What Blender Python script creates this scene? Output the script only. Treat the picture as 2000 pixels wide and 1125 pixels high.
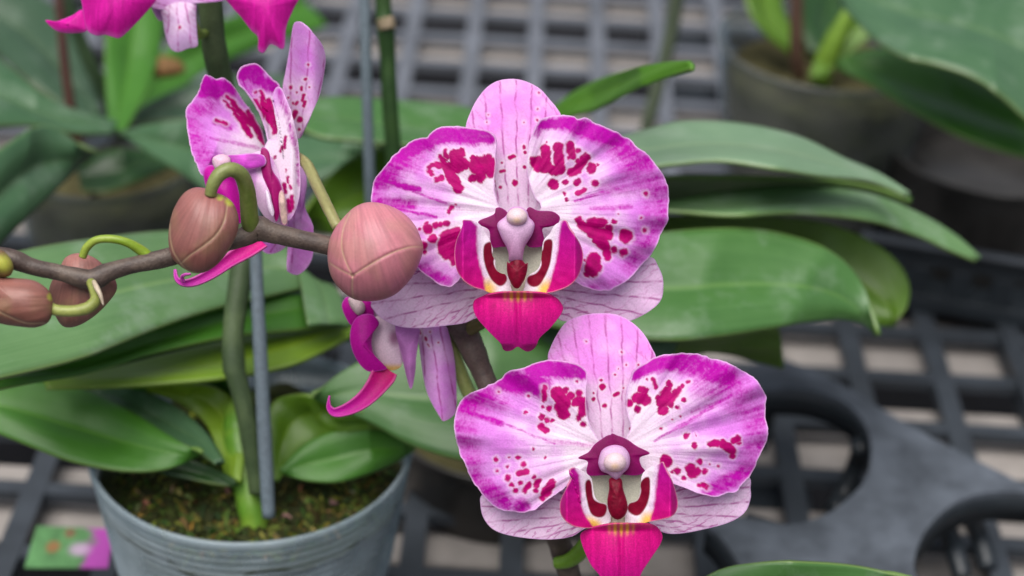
import bpy, bmesh, math, random
import numpy as np
from mathutils import Vector, Matrix

random.seed(7)
S = bpy.context.scene
for o in list(bpy.data.objects):
    bpy.data.objects.remove(o)

# ------------------------------------------------------------------ camera
F_PX = 3500.0
PITCH = math.radians(32.0)
ROLL = math.radians(3.3)
CAM = np.array([0.0, 0.0, 0.52])
_X = np.array([1.0, 0, 0])
_F = np.array([0, math.cos(PITCH), -math.sin(PITCH)])
_U = np.array([0, math.sin(PITCH), math.cos(PITCH)])
XR = _X * math.cos(ROLL) + _U * math.sin(ROLL)
UR = _U * math.cos(ROLL) - _X * math.sin(ROLL)
cam = bpy.data.cameras.new("camera")
camo = bpy.data.objects.new("camera", cam)
S.collection.objects.link(camo)
m = Matrix(((XR[0], UR[0], -_F[0], CAM[0]), (XR[1], UR[1], -_F[1], CAM[1]), (XR[2], UR[2], -_F[2], CAM[2]), (0, 0, 0, 1)))
camo.matrix_world = m
cam.sensor_width = 36.0
cam.lens = F_PX / 2000.0 * 36.0
cam.clip_start = 0.01
cam.clip_end = 100
cam.dof.use_dof = True
cam.dof.focus_distance = 0.530
cam.dof.aperture_fstop = 7.8
S.camera = camo

# ------------------------------------------------------------------ light
SUN_EL, SUN_AZ = math.radians(70), math.radians(205)
w = bpy.data.worlds.new("World")
S.world = w
w.use_nodes = True
nt = w.node_tree
bg = nt.nodes["Background"]
sky = nt.nodes.new("ShaderNodeTexSky")
sky.sky_type = 'NISHITA'
sky.sun_disc = False
sky.sun_elevation = SUN_EL
sky.sun_rotation = SUN_AZ
sky.air_density = 1.0
sky.dust_density = 4.0
hs = nt.nodes.new('ShaderNodeHueSaturation')  # whitewashed greenhouse roof softens the blue
hs.inputs['Saturation'].default_value = 0.55
nt.links.new(sky.outputs[0], hs.inputs['Color'])
nt.links.new(hs.outputs[0], bg.inputs[0])
bg.inputs[1].default_value = 0.085
sl = bpy.data.lights.new("sun", 'SUN')
sl.energy = 2.9
sl.angle = math.radians(55)
sl.color = (1.0, 0.96, 0.92)
so = bpy.data.objects.new("sun", sl)
S.collection.objects.link(so)
sd = Vector((math.sin(SUN_AZ) * math.cos(SUN_EL), math.cos(SUN_AZ) * math.cos(SUN_EL), math.sin(SUN_EL)))
so.rotation_euler = sd.to_track_quat('Z', 'Y').to_euler()
so.location = (0, 0, 3)
S.view_settings.view_transform = 'Standard'
S.view_settings.look = 'None'
S.view_settings.gamma = 1
S.view_settings.use_curve_mapping = False
S.view_settings.exposure = 0.48
S.cycles.use_denoising = True
S.cycles.max_bounces = 8
S.cycles.transparent_max_bounces = 12


# ------------------------------------------------------------------ geometry helpers
def P(px, py, d):
    """photo pixel at distance d (m) along the optical axis -> world"""
    px = np.asarray(px, float); py = np.asarray(py, float); d = np.asarray(d, float)
    xc = (px - 1000) / F_PX * d
    yc = -(py - 562.5) / F_PX * d
    return CAM + xc[..., None] * XR + yc[..., None] * UR + d[..., None] * _F


def G(px, py, z):
    """photo pixel on the horizontal plane at height z -> world"""
    px = np.asarray(px, float); py = np.asarray(py, float)
    r = ((px - 1000) / F_PX)[..., None] * XR - ((py - 562.5) / F_PX)[..., None] * UR + _F
    t = (z - CAM[2]) / r[..., 2]
    return CAM + t[..., None] * r


_rng = np.random.RandomState(3)
_perm = _rng.rand(256, 256)


def vnoise(x, y):
    xi = np.floor(x).astype(int); yi = np.floor(y).astype(int)
    fx = x - xi; fy = y - yi
    fx = fx * fx * (3 - 2 * fx); fy = fy * fy * (3 - 2 * fy)
    a = _perm[xi % 256, yi % 256]; b = _perm[(xi + 1) % 256, yi % 256]
    c = _perm[xi % 256, (yi + 1) % 256]; d = _perm[(xi + 1) % 256, (yi + 1) % 256]
    return (a * (1 - fx) + b * fx) * (1 - fy) + (c * (1 - fx) + d * fx) * fy


def fbm(x, y, o=3):
    s = 0; a = 1; t = 0
    for i in range(o):
        s = s + a * vnoise(x * 2 ** i + 17 * i, y * 2 ** i + 5 * i); t += a; a *= .5
    return s / t


def sstep(a, b, x):
    t = np.clip((x - a) / (b - a), 0, 1)
    return t * t * (3 - 2 * t)


def mixc(a, b, t):
    return a * (1 - t[:, None]) + np.asarray(b) * t[:, None]


def catmull(pts, n, closed=True):
    pts = np.asarray(pts, float)
    N = len(pts)
    out = []
    k = 12
    rng = range(N) if closed else range(N - 1)
    for i in rng:
        if closed:
            p0, p1, p2, p3 = pts[i - 1], pts[i], pts[(i + 1) % N], pts[(i + 2) % N]
        else:
            p0, p1, p2, p3 = pts[max(i - 1, 0)], pts[i], pts[i + 1], pts[min(i + 2, N - 1)]
        for j in range(k):
            t = j / k
            out.append(.5 * ((2 * p1) + (-p0 + p2) * t + (2 * p0 - 5 * p1 + 4 * p2 - p3) * t * t + (-p0 + 3 * p1 - 3 * p2 + p3) * t ** 3))
    out.append(pts[0] if closed else pts[-1])
    out = np.array(out)
    dl = np.linalg.norm(np.diff(out[:, :2], axis=0), axis=1)
    L = np.concatenate([[0], np.cumsum(dl)])
    q = np.linspace(0, L[-1], n, endpoint=not closed)
    return np.stack([np.interp(q, L, out[:, c]) for c in range(out.shape[1])], 1)


def tag(o, label=None, cat=None, group=None, kind=None):
    if label: o['label'] = label
    if cat: o['category'] = cat
    if group: o['group'] = group
    if kind: o['kind'] = kind
    return o


def empty(name, loc, parent=None):
    o = bpy.data.objects.new(name, None)
    o.empty_display_size = .01
    S.collection.objects.link(o)
    o['_w'] = [float(v) for v in loc]
    if parent is not None:
        o.parent = parent
        pw = parent['_w']
        o.location = [float(loc[i]) - pw[i] for i in range(3)]
    else:
        o.location = [float(v) for v in loc]
    return o


def mesh_obj(name, V, Fc, mat, parent=None, col=None, uv=None, smooth=True, origin=None, solid=None, solid_off=-1):
    """V world coordinates"""
    V = np.asarray(V, float)
    if parent is not None:
        org = np.array(parent['_w'])
    else:
        org = V.mean(0) if origin is None else np.array(origin, float)
    me = bpy.data.meshes.new(name)
    me.from_pydata([tuple(v) for v in (V - org)], [], [tuple(int(i) for i in f) for f in Fc])
    me.polygons.foreach_set('use_smooth', [smooth] * len(me.polygons))
    if col is not None:
        ca = me.color_attributes.new('Col', 'FLOAT_COLOR', 'POINT')
        c4 = np.ones((len(V), 4)); c4[:, :3] = np.clip(col, 0, 1)
        ca.data.foreach_set('color', c4.ravel())
    if uv is not None:
        ul = me.uv_layers.new(name='UVMap')
        li = np.zeros(len(me.loops), int)
        me.loops.foreach_get('vertex_index', li)
        ul.data.foreach_set('uv', np.asarray(uv)[li].ravel())
    me.materials.append(mat)
    me.update()
    o = bpy.data.objects.new(name, me)
    S.collection.objects.link(o)
    if parent is not None:
        o.parent = parent
    else:
        o.location = [float(v) for v in org]
    o['_w'] = [float(v) for v in org]
    if solid:
        md = o.modifiers.new('thick', 'SOLIDIFY')
        md.thickness = solid
        md.offset = solid_off
    return o


def grid_faces(n, m_, wrap=False):
    """rows n, cols m_"""
    f = []
    mm = m_ if wrap else m_ - 1
    for i in range(n - 1):
        for j in range(mm):
            a = i * m_ + j; b = i * m_ + (j + 1) % m_
            f.append((a, b, b + m_, a + m_))
    return f


def patch(name, outline, d0, zf, cf, mat, parent, center=None, na=240, nr=60, jag=0.0, thick=.0005, pillow=None, extra=None):
    """A petal: outline in photo pixels, zf(x,y,r)-> metres towards the viewer, cf(x,y,r,edge)->rgb"""
    pts = np.asarray(outline, float)
    a = 0
    for i in range(len(pts)):
        x0, y0 = pts[i - 1]; x1, y1 = pts[i]
        a += x0 * y1 - x1 * y0
    if a > 0: pts = pts[::-1]
    O = catmull(pts, na)
    c = np.array(center, float) if center is not None else O.mean(0)
    if jag:
        t = np.linspace(0, 1, na, endpoint=False)
        dv = O - c
        ln = np.linalg.norm(dv, axis=1)[:, None]
        O = O + dv / ln * (jag * (fbm(t * na / 9, t * 0 + 3, 3) - .5) * 2)[:, None]
    rr = (np.arange(1, nr + 1) / nr)
    rr = 1 - (1 - rr) ** 1.15 if pillow is None else np.sin(rr * math.pi / 2)
    xy = [c[None]]
    R = [np.zeros(1)]; E = [np.full(1, 999.)]
    od = np.linalg.norm(O - c, axis=1)
    for r in rr:
        xy.append(c + r * (O - c)); R.append(np.full(na, r)); E.append((1 - r) * od)
    xy = np.concatenate(xy); R = np.concatenate(R); E = np.concatenate(E)
    x, y = xy[:, 0], xy[:, 1]
    z = zf(x, y, R) if zf else np.zeros(len(x))
    col = cf(x, y, R, E)
    faces = [(0, 1 + j, 1 + (j + 1) % na) for j in range(na)]
    for i in range(nr - 1):
        for j in range(na):
            a_ = 1 + i * na + j; b_ = 1 + i * na + (j + 1) % na
            faces.append((a_, a_ + na, b_ + na, b_))
    if pillow is None:
        V = P(x, y, d0 - z)
        return mesh_obj(name, V, faces, mat, parent, col, solid=thick)
    h = pillow * np.sqrt(np.clip(1 - R ** 2, 0, 1))
    g = extra(x, y, R) if extra else 0
    Vf = P(x, y, d0 - z - h - g * np.clip(1 - R ** 6, 0, 1))
    Vb = P(x, y, d0 - z + h * .9)
    n = len(x)
    # drop back rim, share front rim
    keep = n - na
    idx = np.concatenate([np.arange(keep) + n, np.arange(n - na, n)])
    fb = [tuple(int(idx[k]) for k in reversed(f)) for f in faces]
    return mesh_obj(name, np.concatenate([Vf, Vb[:keep]]), faces + fb, mat, parent, np.concatenate([col, col[:keep]]))


def seg_dist(x, y, x1, y1, x2, y2):
    dx, dy = x2 - x1, y2 - y1
    L = dx * dx + dy * dy
    t = np.clip(((x - x1) * dx + (y - y1) * dy) / L, 0, 1) if L > 0 else 0 * x
    return np.hypot(x - x1 - t * dx, y - y1 - t * dy)


def poly_dist(x, y, pts):
    d = np.full(len(x), 1e9)
    for (a, b) in zip(pts[:-1], pts[1:]):
        d = np.minimum(d, seg_dist(x, y, a[0], a[1], b[0], b[1]))
    return d


def in_poly(x, y, pts, soft=2.0):
    """soft inside mask"""
    pts = catmull(pts, 60)
    ins = np.zeros(len(x), bool)
    n = len(pts)
    d = np.full(len(x), 1e9)
    for i in range(n):
        x0, y0 = pts[i - 1]; x1, y1 = pts[i]
        c = ((y0 > y) != (y1 > y)) & (x < (x1 - x0) * (y - y0) / (y1 - y0 + 1e-9) + x0)
        ins ^= c
        d = np.minimum(d, seg_dist(x, y, x0, y0, x1, y1))
    sd_ = np.where(ins, d, -d)
    return sstep(-soft, soft, sd_)


def tube_mesh(pts, nseg=60, nc=16, wob=0.0, seed=0, ends=True):
    """pts: world xyz + radius"""
    C = catmull3(pts, nseg)
    V = []; T = []
    up = np.array([.13, .21, .97])
    for i in range(nseg):
        t = C[min(i + 1, nseg - 1), :3] - C[max(i - 1, 0), :3]
        t /= np.linalg.norm(t) + 1e-12
        if i == 0:
            n1 = np.cross(t, up); n1 /= np.linalg.norm(n1)
        else:
            n1 = n1 - t * np.dot(n1, t); n1 /= np.linalg.norm(n1)
        n2 = np.cross(t, n1)
        for k in range(nc):
            a = 2 * math.pi * k / nc
            r = C[i, 3] * (1 + wob * (fbm(np.array([i * .35 + seed]), np.array([math.cos(a) * 1.3 + 9 + seed]))[0] - .5))
            V.append(C[i, :3] + r * (math.cos(a) * n1 + math.sin(a) * n2)); T.append((i / nseg, k / nc))
    f = grid_faces(nseg, nc, True)
    if ends:
        f.append(tuple(range(nc - 1, -1, -1)))
        f.append(tuple((nseg - 1) * nc + k for k in range(nc)))
    return np.array(V), f, np.array(T), C


def catmull3(pts, n):
    pts = np.asarray(pts, float)
    N = len(pts); out = []; k = 16
    for i in range(N - 1):
        p0, p1, p2, p3 = pts[max(i - 1, 0)], pts[i], pts[i + 1], pts[min(i + 2, N - 1)]
        for j in range(k):
            t = j / k
            out.append(.5 * ((2 * p1) + (-p0 + p2) * t + (2 * p0 - 5 * p1 + 4 * p2 - p3) * t * t + (-p0 + 3 * p1 - 3 * p2 + p3) * t ** 3))
    out.append(pts[-1]); out = np.array(out)
    dl = np.linalg.norm(np.diff(out[:, :3], axis=0), axis=1)
    L = np.concatenate([[0], np.cumsum(dl)]); q = np.linspace(0, L[-1], n)
    return np.stack([np.interp(q, L, out[:, c]) for c in range(4)], 1)


def tube(name, px, mat, parent, nseg=60, wob=0.1, seed=0, cf=None, nc=16):
    """px: (x,y,depth,radius px) list"""
    a = np.array([[*P(p[0], p[1], p[2]), p[3] / F_PX * p[2]] for p in px])
    V, f, T, C = tube_mesh(a, nseg, nc, wob, seed)
    col = None
    if cf is not None:
        col = cf(T[:, 0], T[:, 1])
    return mesh_obj(name, V, f, mat, parent, col, uv=T)


# ------------------------------------------------------------------ materials
def newmat(name):
    mt = bpy.data.materials.new(name)
    mt.use_nodes = True
    return mt, mt.node_tree, mt.node_tree.nodes['Principled BSDF'], mt.node_tree.nodes['Material Output']


def N(nt, t, **kw):
    n = nt.nodes.new(t)
    for k, v in kw.items():
        if k.startswith('i_'):
            key = k[2:]
            n.inputs[int(key) if key.isdigit() else key].default_value = v
        else:
            setattr(n, k, v)
    return n


def attr_mat(name, rough=.5, spec=.35, transl=0.25, bump=.15, bscale=1400, sheen=0.0, grain=.12, coat=0.0, sss=0.0):
    mt, t, b, out = newmat(name)
    a = N(t, 'ShaderNodeAttribute', attribute_name='Col')
    tc = N(t, 'ShaderNodeTexCoord')
    nz = N(t, 'ShaderNodeTexNoise', i_Scale=bscale, i_Detail=3.0)
    t.links.new(tc.outputs['Object'], nz.inputs['Vector'])
    mr = N(t, 'ShaderNodeMapRange')
    mr.inputs[1].default_value = .3; mr.inputs[2].default_value = .7
    mr.inputs[3].default_value = 1 - grain; mr.inputs[4].default_value = 1 + grain * .6
    t.links.new(nz.outputs[0], mr.inputs[0])
    vm = N(t, 'ShaderNodeVectorMath', operation='SCALE')
    t.links.new(a.outputs['Color'], vm.inputs[0]); t.links.new(mr.outputs[0], vm.inputs['Scale'])
    t.links.new(vm.outputs[0], b.inputs['Base Color'])
    b.inputs['Roughness'].default_value = rough
    b.inputs['Specular IOR Level'].default_value = spec
    b.inputs['Coat Weight'].default_value = coat
    b.inputs['Coat Roughness'].default_value = .35
    if sss:
        b.inputs['Subsurface Weight'].default_value = sss
        b.inputs['Subsurface Radius'].default_value = (.004, .002, .002)
        b.inputs['Subsurface Scale'].default_value = .6
    bp = N(t, 'ShaderNodeBump')
    bp.inputs['Strength'].default_value = bump
    bp.inputs['Distance'].default_value = .0003
    t.links.new(nz.outputs[0], bp.inputs['Height'])
    t.links.new(bp.outputs[0], b.inputs['Normal'])
    if transl:
        tr = N(t, 'ShaderNodeBsdfTranslucent')
        t.links.new(vm.outputs[0], tr.inputs[0])
        mx = N(t, 'ShaderNodeMixShader')
        mx.inputs[0].default_value = transl
        t.links.new(b.outputs[0], mx.inputs[1]); t.links.new(tr.outputs[0], mx.inputs[2])
        t.links.new(mx.outputs[0], out.inputs[0])
    return mt


M_PET = attr_mat('petal', .5, .12, .34, .5, 1700, grain=.10)
M_LIP = attr_mat('lip', .45, .16, .12, .3, 2200, grain=.14)
M_BUD = attr_mat('bud_skin', .42, .4, 0, .15, 1500, grain=.06, sss=.2)
M_STEM = attr_mat('stem_skin', .5, .4, 0, .6, 1300, grain=.25)


def leaf_mat(name, c, c2, rough=.38, stain=.35, transl=.08):
    c = tuple(v * .84 for v in c); c2 = tuple(v * .84 for v in c2)
    mt, t, b, out = newmat(name)
    uv = N(t, 'ShaderNodeUVMap', uv_map='UVMap')
    tc = N(t, 'ShaderNodeTexCoord')
    # long mottling
    n1 = N(t, 'ShaderNodeTexNoise', i_Scale=28.0, i_Detail=5.0, i_Roughness=.65)
    t.links.new(tc.outputs['Object'], n1.inputs['Vector'])
    mp = N(t, 'ShaderNodeMapping'); mp.inputs['Scale'].default_value = (2.5, 55, 1)
    t.links.new(uv.outputs[0], mp.inputs[0])
    n2 = N(t, 'ShaderNodeTexNoise', i_Scale=1.0, i_Detail=3.0)
    t.links.new(mp.outputs[0], n2.inputs['Vector'])
    mx = N(t, 'ShaderNodeMix', data_type='RGBA')
    mx.inputs['A'].default_value = (*c, 1); mx.inputs['B'].default_value = (*c2, 1)
    ad = N(t, 'ShaderNodeMath', operation='ADD')
    t.links.new(n1.outputs[0], ad.inputs[0]); t.links.new(n2.outputs[0], ad.inputs[1])
    mr = N(t, 'ShaderNodeMapRange'); mr.inputs[1].default_value = .75; mr.inputs[2].default_value = 1.25
    t.links.new(ad.outputs[0], mr.inputs[0]); t.links.new(mr.outputs[0], mx.inputs['Factor'])
    # midrib line
    sp = N(t, 'ShaderNodeSeparateXYZ'); t.links.new(uv.outputs[0], sp.inputs[0])
    s1 = N(t, 'ShaderNodeMath', operation='SUBTRACT'); s1.inputs[1].default_value = .5
    t.links.new(sp.outputs[1], s1.inputs[0])
    ab = N(t, 'ShaderNodeMath', operation='ABSOLUTE'); t.links.new(s1.outputs[0], ab.inputs[0])
    mrr = N(t, 'ShaderNodeMapRange'); mrr.inputs[1].default_value = .0; mrr.inputs[2].default_value = .03
    mrr.inputs[3].default_value = .35; mrr.inputs[4].default_value = 0
    t.links.new(ab.outputs[0], mrr.inputs[0])
    mx2 = N(t, 'ShaderNodeMix', data_type='RGBA')
    mx2.inputs['B'].default_value = (c2[0] * 1.9 + .02, c2[1] * 1.5 + .02, c2[2] * 1.3, 1)
    t.links.new(mx.outputs['Result'], mx2.inputs['A']); t.links.new(mrr.outputs[0], mx2.inputs['Factor'])
    # edge line paler
    me_ = N(t, 'ShaderNodeMapRange'); me_.inputs[1].default_value = .478; me_.inputs[2].default_value = .5
    me_.inputs[3].default_value = 0; me_.inputs[4].default_value = .45
    t.links.new(ab.outputs[0], me_.inputs[0])
    mx4 = N(t, 'ShaderNodeMix', data_type='RGBA')
    mx4.inputs['B'].default_value = (.2, .27, .07, 1)
    t.links.new(mx2.outputs['Result'], mx4.inputs['A']); t.links.new(me_.outputs[0], mx4.inputs['Factor'])
    # whitish water stains
    n3 = N(t, 'ShaderNodeTexNoise', i_Scale=45.0, i_Detail=6.0, i_Roughness=.7)
    t.links.new(tc.outputs['Object'], n3.inputs['Vector'])
    mr3 = N(t, 'ShaderNodeMapRange'); mr3.inputs[1].default_value = .52; mr3.inputs[2].default_value = .75
    mr3.inputs[3].default_value = 0; mr3.inputs[4].default_value = stain
    t.links.new(n3.outputs[0], mr3.inputs[0])
    mx3 = N(t, 'ShaderNodeMix', data_type='RGBA')
    mx3.inputs['B'].default_value = (.3, .38, .3, 1)
    t.links.new(mx4.outputs['Result'], mx3.inputs['A']); t.links.new(mr3.outputs[0], mx3.inputs['Factor'])
    t.links.new(mx3.outputs['Result'], b.inputs['Base Color'])
    b.inputs['Roughness'].default_value = rough
    b.inputs['Specular IOR Level'].default_value = .5
    bp = N(t, 'ShaderNodeBump'); bp.inputs['Strength'].default_value = .25; bp.inputs['Distance'].default_value = .0006
    t.links.new(n2.outputs[0], bp.inputs['Height']); t.links.new(bp.outputs[0], b.inputs['Normal'])
    tr = N(t, 'ShaderNodeBsdfTranslucent')
    tr.inputs[0].default_value = (c2[0] * 2.2, c2[1] * 2.0, c2[2] * .8, 1)
    ms = N(t, 'ShaderNodeMixShader'); ms.inputs[0].default_value = transl
    t.links.new(b.outputs[0], ms.inputs[1]); t.links.new(tr.outputs[0], ms.inputs[2])
    t.links.new(ms.outputs[0], out.inputs[0])
    return mt


ML = {
    'mid': leaf_mat('leaf_green', (.055, .16, .035), (.085, .21, .055)),
    'pale': leaf_mat('leaf_pale_green', (.10, .215, .075), (.145, .28, .11), stain=.5),
    'dark': leaf_mat('leaf_dark_green', (.04, .155, .010), (.062, .215, .018), stain=.08, rough=.45),
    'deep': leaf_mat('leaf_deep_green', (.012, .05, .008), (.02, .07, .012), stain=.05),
    'lime': leaf_mat('leaf_lime_green', (.18, .33, .015), (.24, .40, .03), stain=.1, transl=.15),
    'olive': leaf_mat('leaf_olive_green', (.085, .19, .010), (.12, .25, .018), stain=.1, transl=.15),
    'light': leaf_mat('leaf_light_green', (.15, .26, .15), (.2, .32, .19), stain=.4),  # sky sheen on the top right leaf brightened into its colour
    'shade': leaf_mat('leaf_dull_green', (.03, .075, .035), (.05, .10, .055), stain=.3),  # shadow over the upper left leaves darkened into their colour
    'lawn': leaf_mat('leaf_bright_green', (.07, .22, .012), (.10, .27, .02), stain=.05, transl=.15),
    'blue': leaf_mat('leaf_grey_green', (.045, .12, .05), (.075, .165, .075), stain=.35),
}


def simple_mat(name, c, rough=.5, spec=.5, nscale=60, amp=.3, bump=.2, metal=0, bdist=.001):
    mt, t, b, out = newmat(name)
    tc = N(t, 'ShaderNodeTexCoord')
    nz = N(t, 'ShaderNodeTexNoise', i_Scale=float(nscale), i_Detail=6.0, i_Roughness=.65)
    t.links.new(tc.outputs['Object'], nz.inputs['Vector'])
    mx = N(t, 'ShaderNodeMix', data_type='RGBA')
    mx.inputs['A'].default_value = (*[v * (1 - amp) for v in c], 1)
    mx.inputs['B'].default_value = (*[min(v * (1 + amp), 1) for v in c], 1)
    mr = N(t, 'ShaderNodeMapRange'); mr.inputs[1].default_value = .3; mr.inputs[2].default_value = .7
    t.links.new(nz.outputs[0], mr.inputs[0]); t.links.new(mr.outputs[0], mx.inputs['Factor'])
    t.links.new(mx.outputs['Result'], b.inputs['Base Color'])
    mr2 = N(t, 'ShaderNodeMapRange'); mr2.inputs[3].default_value = max(rough - .1, .05); mr2.inputs[4].default_value = rough + .15
    t.links.new(nz.outputs[0], mr2.inputs[0]); t.links.new(mr2.outputs[0], b.inputs['Roughness'])
    b.inputs['Specular IOR Level'].default_value = spec
    b.inputs['Metallic'].default_value = metal
    bp = N(t, 'ShaderNodeBump'); bp.inputs['Strength'].default_value = bump; bp.inputs['Distance'].default_value = bdist
    t.links.new(nz.outputs[0], bp.inputs['Height']); t.links.new(bp.outputs[0], b.inputs['Normal'])
    return mt


M_TRAY = simple_mat('black_plastic_tray', (.030, .037, .046), .5, .5, 30, .35)
M_TRAY_SHEEN = simple_mat('dusty_grey_plastic_tray', (.10, .11, .13), .5, .6, 30, .3)  # far trays: grazing sky sheen put into a paler base colour
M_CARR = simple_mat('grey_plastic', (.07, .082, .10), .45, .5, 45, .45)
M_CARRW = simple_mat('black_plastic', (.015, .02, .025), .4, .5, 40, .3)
M_SLAT = simple_mat('weathered_slat', (.27, .25, .235), .8, .2, 40, .2)
M_FLOOR = simple_mat('dark_floor', (.01, .01, .012), .9, .2, 6, .4)
M_STAKE = simple_mat('grey_coated_wire', (.12, .155, .18), .5, .4, 500, .2, .15)
M_MOSSB = simple_mat('moss_bed', (.035, .04, .012), .9, .1, 220, .7, 1, bdist=.004)
M_SOIL = simple_mat('root_mass', (.06, .055, .025), .9, .1, 40, .8, .6, bdist=.003)
M_DARKPOT = simple_mat('dark_pot_plastic', (.03, .028, .026), .35, .5, 30, .5)


def pot_mat(name, tint, alpha):
    mt, t, b, out = newmat(name)
    tc = N(t, 'ShaderNodeTexCoord')
    nz = N(t, 'ShaderNodeTexNoise', i_Scale=35.0, i_Detail=5.0)
    t.links.new(tc.outputs['Object'], nz.inputs['Vector'])
    b.inputs['Base Color'].default_value = (*tint, 1)
    b.inputs['Roughness'].default_value = .3
    tr = N(t, 'ShaderNodeBsdfTransparent'); tr.inputs[0].default_value = (.85, .92, .95, 1)
    ms = N(t, 'ShaderNodeMixShader')
    mr = N(t, 'ShaderNodeMapRange'); mr.inputs[1].default_value = .3; mr.inputs[2].default_value = .7
    mr.inputs[3].default_value = alpha - .2; mr.inputs[4].default_value = alpha + .2
    t.links.new(nz.outputs[0], mr.inputs[0]); t.links.new(mr.outputs[0], ms.inputs[0])
    t.links.new(tr.outputs[0], ms.inputs[1]); t.links.new(b.outputs[0], ms.inputs[2])
    t.links.new(ms.outputs[0], out.inputs[0])
    return mt


M_POT = pot_mat('clear_pot_plastic', (.44, .52, .56), .38)
M_POT2 = pot_mat('cloudy_pot_plastic', (.18, .18, .165), .30)


# ------------------------------------------------------------------ setting
def boxes(name, bl, mat, parent=None, origin=None, bevel=0):
    V = []; Fc = []
    for (x0, x1, y0, y1, z0, z1) in bl:
        b = len(V)
        V += [(x0, y0, z0), (x1, y0, z0), (x1, y1, z0), (x0, y1, z0), (x0, y0, z1), (x1, y0, z1), (x1, y1, z1), (x0, y1, z1)]
        Fc += [tuple(b + i for i in q) for q in ((0, 3, 2, 1), (4, 5, 6, 7), (0, 1, 5, 4), (1, 2, 6, 5), (2, 3, 7, 6), (3, 0, 4, 7))]
    o = mesh_obj(name, V, Fc, mat, parent, smooth=False, origin=origin)
    if bevel:
        md = o.modifiers.new('bev', 'BEVEL'); md.width = bevel; md.segments = 2
    return o


fl = boxes('floor', [(-6, 6, -4, 10, -.75, -.70)], M_FLOOR)
tag(fl, kind='structure')

bench = tag(empty('bench', (0.1, 1.1, -.06)), 'pale weathered slatted greenhouse bench seen through the black trays', 'bench')
y = 0.277
ks = 0
while y < 2.6:
    boxes('slat', [(-1.2, 1.4, y - (.010 if y < .93 else 0), y + (.044 if y < .93 else .038), -.0175, -.0135)], M_SLAT, bench, bevel=.002)
    y += .0874; ks += 1
for xx in (-.8, .1, 1.0):
    boxes('rail', [(xx, xx + .05, .2, 2.7, -.10, -.018)], M_CARRW, bench)

PI_ = .0437
TR = 12


def tray(x0, y0, label, M_TRAY=M_TRAY):
    bl = []
    L = TR * PI_
    w2 = .0052
    root = tag(empty('plant_tray', (x0 + L / 2, y0 + L / 2, -.03)), label, 'tray', 'black lattice trays on the bench')
    for i in range(1, TR):
        bl.append((x0 + i * PI_ - w2, x0 + i * PI_ + w2, y0 + .004, y0 + L - .004, -.0065, 0))
    a = boxes('lattice', bl + [(x0 + .004, x0 + L - .004, y0 + i * PI_ - w2 * .8, y0 + i * PI_ + w2 * .8, -.0060, -.0006) for i in range(1, TR)], M_TRAY, root)
    e = .004
    boxes('edge', [(x0, x0 + e, y0, y0 + L, -.012, .003), (x0 + L - e - .001, x0 + L - .001, y0, y0 + L, -.012, .003),
                   (x0 + e, x0 + L - e - .001, y0, y0 + e, -.012, .0025), (x0 + e, x0 + L - e - .001, y0 + L - e - .001, y0 + L - .001, -.012, .0025)], M_TRAY, root)
    return root


LT = TR * PI_
k = 0
tray_words = [['black lattice tray at the lower left under the card', 'black lattice tray under the moss pot and lower bloom', 'black lattice tray at the lower right under the round-hole holder'],
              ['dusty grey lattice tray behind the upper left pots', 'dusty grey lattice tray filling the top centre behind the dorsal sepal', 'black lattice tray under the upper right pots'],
              ['farthest lattice tray at the top left', 'farthest lattice tray at the top centre', 'farthest lattice tray at the top right']]
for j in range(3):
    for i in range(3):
        tray(-.78 + i * LT, .42 + j * LT, tray_words[j][i], M_TRAY if j == 0 else M_TRAY_SHEEN)


# ------------------------------------------------------------------ pots
def lathe(name, prof, c, mat, parent, n=96, smooth=True):
    V = []
    for (r, z) in prof:
        for k_ in range(n):
            a = 2 * math.pi * k_ / n
            V.append((c[0] + r * math.cos(a), c[1] + r * math.sin(a), c[2] + z))
    return mesh_obj(name, V, grid_faces(len(prof), n, True), mat, parent, smooth=smooth)


def pot(px, py, d, rpx, h, mat, label, ribs=True, fill=True, name='plastic_pot', group=None, fillmat=None, rim_w=.0006):
    c = P(px, py, d)
    R = rpx / F_PX * d
    base = np.array([c[0], c[1], c[2] - h])
    root = tag(empty(name, base), label, 'pot', group)
    Rb = R * .74
    prof = []
    nz = 150
    for i in range(nz + 1):
        t = i / nz
        z = h * t
        r = Rb + (R - Rb) * t
        if ribs and .55 < t < .985:
            r += .0006 * math.sin((t - .55) * 190)
        prof.append((r, z))
    body = [(0.0, 0.001), (Rb * .9, .0)] + prof + [(R - .0012, h)] + [(r - .0012, z) for (r, z) in prof[::-6]]
    lathe('pot_wall', body, base, mat, root)
    lathe('rim', [(R, h - .003), (R + rim_w, h - .0028), (R + rim_w * 1.2, h - .001), (R + rim_w, h + .0004), (R, h + .0012), (R - .0012, h + .0008), (R - .001, h - .003)], base, mat, root)
    if fill:
        lathe('root_ball', [(0, .004), (Rb * .92, .004), (Rb + (R - Rb) * .8 - .003, h * .8), (Rb + (R - Rb) * .8 - .008, h * .84), (0, h * .85)], base, fillmat or M_SOIL, root)
    return root, base, R


potb, pb, Rb_ = pot(492, 862, .68, 312, .115, M_POT, 'clear ribbed plastic pot full of moss at the lower left')
pot(1625, 85, 1.0, 222, .11, M_POT2, 'cloudy grey plastic pot at the upper right with brown roots showing', ribs=False)
pot(1935, 285, 1.0, 205, .12, M_DARKPOT, 'dark brown pot at the right edge below the large leaf', ribs=False, fillmat=M_DARKPOT)
pot(205, 300, .92, 185, .10, M_POT2, 'hazy grey plastic pot at the upper left behind the brown buds', ribs=False)
pot(985, 800, .84, 230, .12, M_DARKPOT, 'dark pot hidden behind the lowest bloom', ribs=False)

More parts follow.
